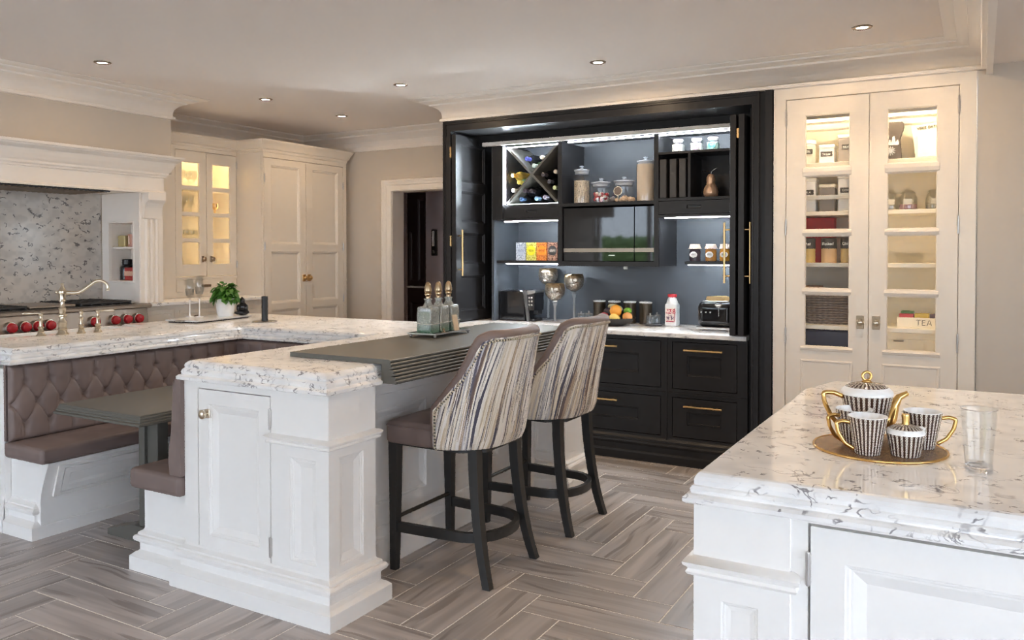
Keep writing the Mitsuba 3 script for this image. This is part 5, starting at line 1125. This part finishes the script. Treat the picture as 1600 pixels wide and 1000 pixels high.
def fruit(name, x, y, z, r, s, c, lbl, cat, deg=0, stalk=False):
    t = thing(name, lbl, cat)
    m = ball(r, 3, s)
    k = part(t, 'flesh', place(rot(m, (0, 1, 0), deg), x, y, z), c, True)
    if stalk: part(t, 'stalk', rod((x, y, z + r * .85 * s[2]), (x + .004, y, z + r * s[2] + .012), .002, 6), col(.12, .08, .04, .7))
fruit('orange', -2.226, 5.345, .951, .042, (1, 1, 1.05), col(.80, .36, .05, .4), 'large orange on top of the fruit bowl', 'orange', 10, True)
fruit('peach', -2.140, 5.35, .912, .036, (1, 1, .92), col(.78, .38, .13, .5), 'peach at the right side of the fruit bowl', 'peach', 0, True)
fruit('lemon', -2.212, 5.292, .905, .033, (1.25, 1, .9), col(.78, .56, .14, .4), 'yellow lemon at the front of the fruit bowl', 'lemon', 12)
fruit('apple', -2.310, 5.33, .908, .036, (1, 1, .9), col(.36, .06, .08, .3), 'dark red apple at the left of the fruit bowl', 'apple', 0, True)
fruit('lime', -2.168, 5.425, .948, .026, (1.2, 1, .95), col(.18, .42, .05, .4), 'bright green lime behind the orange', 'lime', -10)
fruit('avocado', -2.262, 5.425, .968, .034, (1.7, .9, .75), col(.42, .40, .26, .5), 'pale avocado lying on top at the back of the fruit bowl', 'avocado', 12)
fruit('plum', -2.300, 5.395, .935, .034, (1.2, 1, 1), col(.03, .02, .03, .3), 'black plum at the back left of the fruit bowl', 'plum', 0, True)
fruit('plum', -2.245, 5.415, .925, .034, (1.1, 1, 1), col(.035, .03, .025, .35), 'dark plum hidden behind the orange', 'plum', 0, True)
t = thing('milk_bottle', 'white milk bottle with a red cap and red printed label on the pantry worktop', 'bottle')
mx, my = -1.872, 5.52
mb = rounded(.043, .043, .08, .014, 4)
part(t, 'body', join([mv(mb, mx, my, ZP + .08), mv(lathe([(.043, .145), (.042, .160), (.032, .192), (.027, .200), (.027, .208)], 32), mx, my, ZP)]), 'white', 40)
part(t, 'cap', mv(lathe([(.027, .203), (.031, .204), (.031, .220), (.028, .224), (0, .224)], 32), mx, my, ZP), col(.58, .03, .04, .3), 40)
part(t, 'label_panel', box(mx - .035, mx + .035, my - .0445, my - .043, ZP + .03, ZP + .128), col(.80, .70, .62, .5))
RED = col(.40, .02, .05, .5); DKP = col(.12, .05, .10, .5)
part(t, 'lettering', mv(text('38', .030), mx + .014, my - .0445, ZP + .090), RED, kind='stuff'); part(t, 'lettering', join([mv(text('¥', .014), mx - .018, my - .0445, ZP + .106)] + [box(mx - .030 + i * .009, mx - .024 + i * .009, my - .0462, my - .0444, ZP + .088 + j * .007, ZP + .092 + j * .007) for i in range(3) for j in range(2)]), RED, kind='stuff')
sq = [mv(rot(box(-.013, .013, -.001, .0006, -.0022, .0022), (0, 1, 0), a), mx + dx, my - .0448, ZP + dz) for a, dx, dz in ((35, -.016, .058), (-35, -.016, .058), (0, -.016, .066), (90, -.014, .055), (30, .014, .058), (-40, .016, .058), (90, .010, .058), (8, .016, .068), (5, 0, .079))]
part(t, 'brush_marks', join(sq), DKP, kind='stuff'); part(t, 'label_bars', join([box(mx - .030, mx + .026, my - .0462, my - .0444, ZP + .032, ZP + .039), box(mx + .031, mx + .035, my - .0462, my - .0444, ZP + .032, ZP + .128)]), RED, kind='stuff')
t = thing('toaster', 'glossy black rounded toaster on a chrome base at the right of the pantry worktop', 'toaster')
TXc, TYc = -1.50, 5.34
part(t, 'body', mv(rounded(.118, .085, .085, .045, 6), TXc, TYc, ZP + .110), 'black_gloss', True)
part(t, 'base', mv(rounded(.122, .088, .010, .008, 3), TXc, TYc, ZP + .020), 'mirror', 40)
for i in (-1, 1):
    for j in (-1, 1): part(t, 'foot', mv(lathe([(0, 0), (.010, 0), (.008, .012), (0, .012)], 14), TXc + i * .09, TYc + j * .06, ZP), 'steel', 40)
part(t, 'top_plate', mv(rounded(.085, .060, .005, .004, 3), TXc, TYc, ZP + .194), 'mirror', 40)
part(t, 'lever', join([rod((TXc + .03, TYc - .085, ZP + .10), (TXc + .03, TYc - .085, ZP + .165), .003), mv(rounded(.016, .008, .006, .004, 3), TXc + .03, TYc - .092, ZP + .165)]), 'steel', 40)
for k in range(3): part(t, 'dial', mv(rot(lathe([(0, .004), (.005, .004), (.006, 0)], 14), (1, 0, 0), 90), TXc - .085 + k * .03, TYc - .0845, ZP + .125), 'steel', 40)
for k, (dy, x0) in enumerate(((-.025, -.01), (.025, .015))):
    sl = extrude_xz([(-.052, 0), (.052, 0), (.052, .055), (.060, .068), (.050, .083), (.020, .088), (-.02, .086), (-.052, .084), (-.060, .068), (-.052, .055)], -.009, .009)
    single('toast_slice', ['slice of bread in the front slot of the black toaster', 'slice of bread in the back slot of the black toaster'][k], 'bread', mv(sl, TXc + x0, TYc + dy, ZP + .142), col(.72, .56, .30, .8), 25)

# ------------------------------------------------------------------ inside the glazed white cupboard
BLK = col(.05, .045, .04, .5)
def lab(t, x, y, z, w, h, s, th=None):
    part(t, 'label', box(x - w / 2, x + w / 2, y - .0025, y, z - h / 2, z + h / 2, .0008), BLK)
    th = th or h * .42
    m = text(s, th, .001); f = min(1, (w * .86) / np.ptp(m[0][:, 0])); m = (m[0] * np.array([f, 1, f]), m[1])
    part(t, 'lettering', mv(m, x, y - .0026, z - th * f * .5), 'white', kind='stuff')
def tin(x0, x1, y, z0, z1, c, lbl, s=None, lz=.5, lidc='white', cat='canister', dep=.10, lx=None, lw=None):
    t = thing('food_canister', lbl, cat)
    part(t, 'body', box(x0, x1, y, y + dep, z0 + .0005, z1 - .022, .004), c); part(t, 'lid', box(x0 - .003, x1 + .003, y - .003, y + dep + .003, z1 - .022, z1, .005), lidc)
    if s: lab(t, lx or (x0 + x1) / 2, y, z0 + (z1 - z0) * lz, lw or min(.07, (x1 - x0) * .75), .030, s)
    return t
S1, S2, S3, S4 = 1.893, 1.605, 1.300, .935
t = thing('kilner_jar', 'round lidded jar with a black label, left on the top shelf of the glazed cupboard', 'jar')
part(t, 'body', mv(lathe([(0, 0), (.046, 0), (.050, .006), (.050, .112), (.042, .124)], 32), -.915, 5.20, S1 + .0005), col(.72, .68, .58, .3), 40); part(t, 'lid', mv(lathe([(.045, .122), (.050, .124), (.050, .146), (0, .148)], 32), -.915, 5.20, S1), 'white', 40); lab(t, -.902, 5.148, S1 + .075, .052, .030, 'EBL')
tin(-.842, -.756, 5.16, S1, S1 + .112, 'white', 'short white tin labelled Sugar on the top shelf of the glazed cupboard', 'Sugar', .50)
tin(-.735, -.645, 5.16, S1, S1 + .165, col(.30, .27, .25, .4), 'grey tin with white lid on the top shelf, right of the sugar tin', 'MUG', .55, lx=-.688, lw=.05)
tin(-.945, -.860, 5.16, S2, S2 + .205, 'white', 'tall white tin labelled PLA, left on the second shelf', 'PLA', .58)
tin(-.840, -.752, 5.16, S2, S2 + .165, col(.22, .20, .18, .3), 'dark glass canister with white lid, middle of the second shelf', lidc='cream')
tin(-.735, -.640, 5.16, S2, S2 + .215, 'white', 'tall white tin labelled DUPI at the right of the second shelf', 'DUPI', .58)
t = thing('red_carton', 'large red carton standing behind the black labelled jars', 'box'); scene[t] = mikit.ply(box(-.955, -.776, 5.30, 5.40, S3 + .0005, S3 + .276, .002), col(.50, .035, .04, .5))
for x0, x1, c, s, lb in ((-.945, -.868, col(.62, .46, .16, .5), 'Oat', 'glass jar of yellow grain with black label, left on the third shelf'), (-.834, -.746, col(.66, .46, .26, .6), 'Rolled', 'glass jar of flakes with black label, middle of the third shelf'), (-.724, -.652, col(.58, .44, .20, .6), 'Chia', 'glass jar of seeds with black label, right on the third shelf')):
    t = thing('cereal_jar', lb, 'jar', None); xc, r = (x0 + x1) / 2, (x1 - x0) / 2
    part(t, 'contents', mv(lathe([(0, 0), (r - .002, 0), (r, .004), (r, .085), (0, .085)], 28), xc, 5.21, S3 + .0005), c, 40)
    part(t, 'dark_sleeve', mv(lathe([(r, .085), (r + .001, .086), (r + .001, .145), (r * .8, .150), (0, .150)], 28), xc, 5.21, S3), BLK, 40)
    part(t, 'lettering', mv(text(s, .016), xc, 5.21 - r - .001, S3 + .106), 'white', kind='stuff')
for k, (x0, x1, z, c) in enumerate(((-.95, -.83, 0, col(.70, .62, .48, .6)), (-.94, -.835, .014, col(.35, .22, .14, .6)), (-.85, -.775, 0, col(.22, .22, .30, .5)))):
    single('notebook', ['cream notebook lying flat on the basket', 'brown notebook on top of the cream one above the basket', 'dark blue notebook lying beside the cream one'][k], 'book', box(x0, x1, 5.15, 5.30, 1.133 + z, 1.146 + z, .001), c)
t = thing('wicker_basket', 'grey brown wicker basket behind the lower left pane of the glazed cupboard', 'basket')
ring_ = [(-.96, 5.13), (-.62, 5.13), (-.62, 5.36), (-.96, 5.36)]
P_ = []
for i, z in enumerate(np.linspace(0, .17, 14)):
    o = offs(ring_, -.014 + z * .08, True); P_.append(np.column_stack([np.vstack([o, o[:1]]), np.full(5, S4 + .0005 + z)]))
P_ = np.array(P_); seg = []
for a in range(4): seg.append(np.stack([P_[:, a] * (1 - q) + P_[:, a + 1] * q for q in np.linspace(0, 1, 25)], 1))
V_, U_ = [], []
W_ = [grid(s_) for s_ in seg]
for a, s_ in enumerate(seg):
    j, i = np.meshgrid(np.arange(25), np.arange(14)); s_[:, :, 1 if a % 2 == 0 else 0] += .004 * np.sin(i * np.pi) ; U_.append(np.stack([j / 24.0 * (1.0 if a % 2 == 0 else .7), i / 13.0], -1).reshape(-1, 2))
m = join([grid(s_) for s_ in seg]); part(t, 'weave', m, 'wicker', uv=np.vstack(U_))
rr = offs(ring_, 0.0, True)
for i in range(11): part(t, 'strand', tube(np.column_stack([offs(ring_, -.011 + .0012 * i, True), np.full(4, S4 + .012 + i * .0148)]) , .0062, 7, True), 'wicker', True)
for k in range(5):
    tt = thing('snack_packet', ['orange snack packet at the left in the basket', 'red snack packet in the basket', 'pink snack packet in the middle of the basket', 'dark red snack packet in the basket, third from right', 'tan snack packet at the right in the basket'][k], 'packet')
    scene[tt] = mikit.ply(place(rot(rounded(.045, .028, .03, .02, 3), (0, 1, 0), 15 * math.sin(k * 2.1)), -.92 + k * .065, 5.22, S4 + .165), [col(.62, .30, .10, .4), col(.50, .05, .07, .4), col(.62, .20, .26, .4), col(.30, .03, .05, .4), col(.55, .40, .28, .4)][k], 50)
t = thing('storage_tub', 'dark blue storage tub on the lowest level of the glazed cupboard', 'tub')
part(t, 'tub', box(-.95, -.60, 5.20, 5.40, .62, .895, .01), col(.05, .06, .11, .4)); scene_floor = part(t, 'stand', box(-.95, -.60, 5.20, 5.40, .1, .619), col(.06, .06, .08, .5))
# right-hand door
t = thing('foil_bag', 'black bag with white fringe print on the top shelf behind the right door', 'bag')
bv = [(-.545, 0), (-.402, 0), (-.396, .02), (-.405, .12), (-.388, .175), (-.383, .205), (-.39, .215), (-.545, .215)]
part(t, 'pouch', extrude_xz([(a, b + S1 + .0005) for a, b in bv], 5.16, 5.22), col(.055, .045, .04, .35))
fr = [mv(rot(box(-.004, .004, -.001, .001, 0, .03 + .014 * math.sin(k * 4)), (0, 1, 0), 8 * math.sin(k * 3)), -.530 + k * .0125, 5.158, S1 + .098) for k in range(10)] + [box(-.54, -.408, 5.1565, 5.159, S1 + .085, S1 + .104)]
st = [mv(rot(box(-.0022, .0022, -.001, .001, -.026, .026), (0, 1, 0), a), -.452, 5.158, S1 + .052) for a in range(0, 180, 30)]
part(t, 'print', join(fr + st), 'white', kind='stuff')
t = thing('paper_bag', 'cream paper bag printed with capitals on the top shelf behind the right door', 'bag')
part(t, 'pouch', extrude_xz([(-.322, S1 + .0005), (-.13, S1 + .0005), (-.12, S1 + .205), (-.346, S1 + .185), (-.332, S1 + .09)], 5.16, 5.23), col(.80, .70, .52, .6))
part(t, 'picture_panel', box(-.312, -.14, 5.157, 5.160, S1 + .01, S1 + .145), 'white'); part(t, 'lettering', mv(rot(text('VEGI OATS', .0145), (0, 1, 0), -5), -.262, 5.158, S1 + .166), BLK, kind='stuff')
for x, r, c, lb in ((-.452, .040, None, 'tall square jar at the left on the second shelf behind the right door'), (-.362, .050, col(.55, .30, .36, .6), 'apothecary jar with pink contents on the second shelf behind the right door'), (-.225, .050, col(.62, .56, .45, .6), 'apothecary jar with pale contents on the second shelf behind the right door')):
    t = thing('apothecary_jar', lb, 'jar'); z = S2 + .0005
    part(t, 'glass', mv(lathe([(0, 0), (r - .003, 0), (r, .004), (r, .07), (r * .72, .088), (r * .72, .094)], 28), x, 5.21, z), 'flute_glass', 40); part(t, 'lid', mv(lathe([(r * .72, .094), (r * .86, .098), (r * .5, .112), (.008, .118), (.012, .128), (0, .134)], 24), x, 5.21, z), 'flute_glass', 40)
    part(t, 'label', box(x - .018, x + .022, 5.21 - r - .003, 5.21 - r - .001, z + .03, z + .062), 'cream')
    if c: part(t, 'contents', mv(lathe([(0, .004), (r - .005, .004), (r - .005, .032), (0, .034)], 28), x, 5.21, z), c, 40)
t = thing('glass_bowl', 'shallow clear glass bowl on the third shelf behind the right door', 'bowl')
scene[t] = mikit.ply(mv(lathe([(0, .004), (.03, .004), (.075, .030), (.090, .060)], 36), -.345, 5.20, S3 + .0005), 'flute_glass', True)
t = thing('serving_dish', 'low beige dish above the tea box behind the right door', 'dish'); scene[t] = mikit.ply(mv(rounded(.10, .06, .012, .008, 3), -.26, 5.22, 1.118), col(.46, .38, .22, .5), 40)
single('thin_shelf', 'thin glass shelf above the tea box behind the right door', 'shelf', box(-.555, -.046, 5.12, 5.43, 1.098, 1.1055), 'jar_glass')
t = thing('tea_box', 'low cream wooden box marked TEA behind the lower right pane', 'box')
part(t, 'tray', join([box(-.412, -.12, 5.15, 5.156, S4 + .0005, S4 + .056, .001), box(-.412, -.406, 5.156, 5.33, S4 + .0005, S4 + .056), box(-.126, -.12, 5.156, 5.33, S4 + .0005, S4 + .056), box(-.412, -.12, 5.33, 5.336, S4 + .0005, S4 + .056), box(-.406, -.126, 5.156, 5.33, S4 + .0005, S4 + .006)]), 'cream')
part(t, 'lettering', mv(text('TEA', .032, .001, False), -.273, 5.1495, S4 + .013), col(.22, .20, .18, .5), kind='stuff')
for x0, x1, z1, c, lb in ((-.402, -.328, .074, col(.42, .05, .06, .5), 'red tea packet standing left in the TEA box'), (-.398, -.332, .086, col(.10, .24, .08, .5), 'green tea packet behind the red one in the TEA box'), (-.322, -.250, .078, col(.55, .40, .08, .5), 'gold tea packet in the middle of the TEA box'), (-.244, -.135, .076, col(.10, .07, .10, .5), 'dark tea packet at the right of the TEA box')):
    yb = 5.162 if 'behind' not in lb else 5.24
    single('tea_packet', lb, 'packet', box(x0, x1, yb, yb + .07, S4 + .0065, S4 + z1, .001), c)
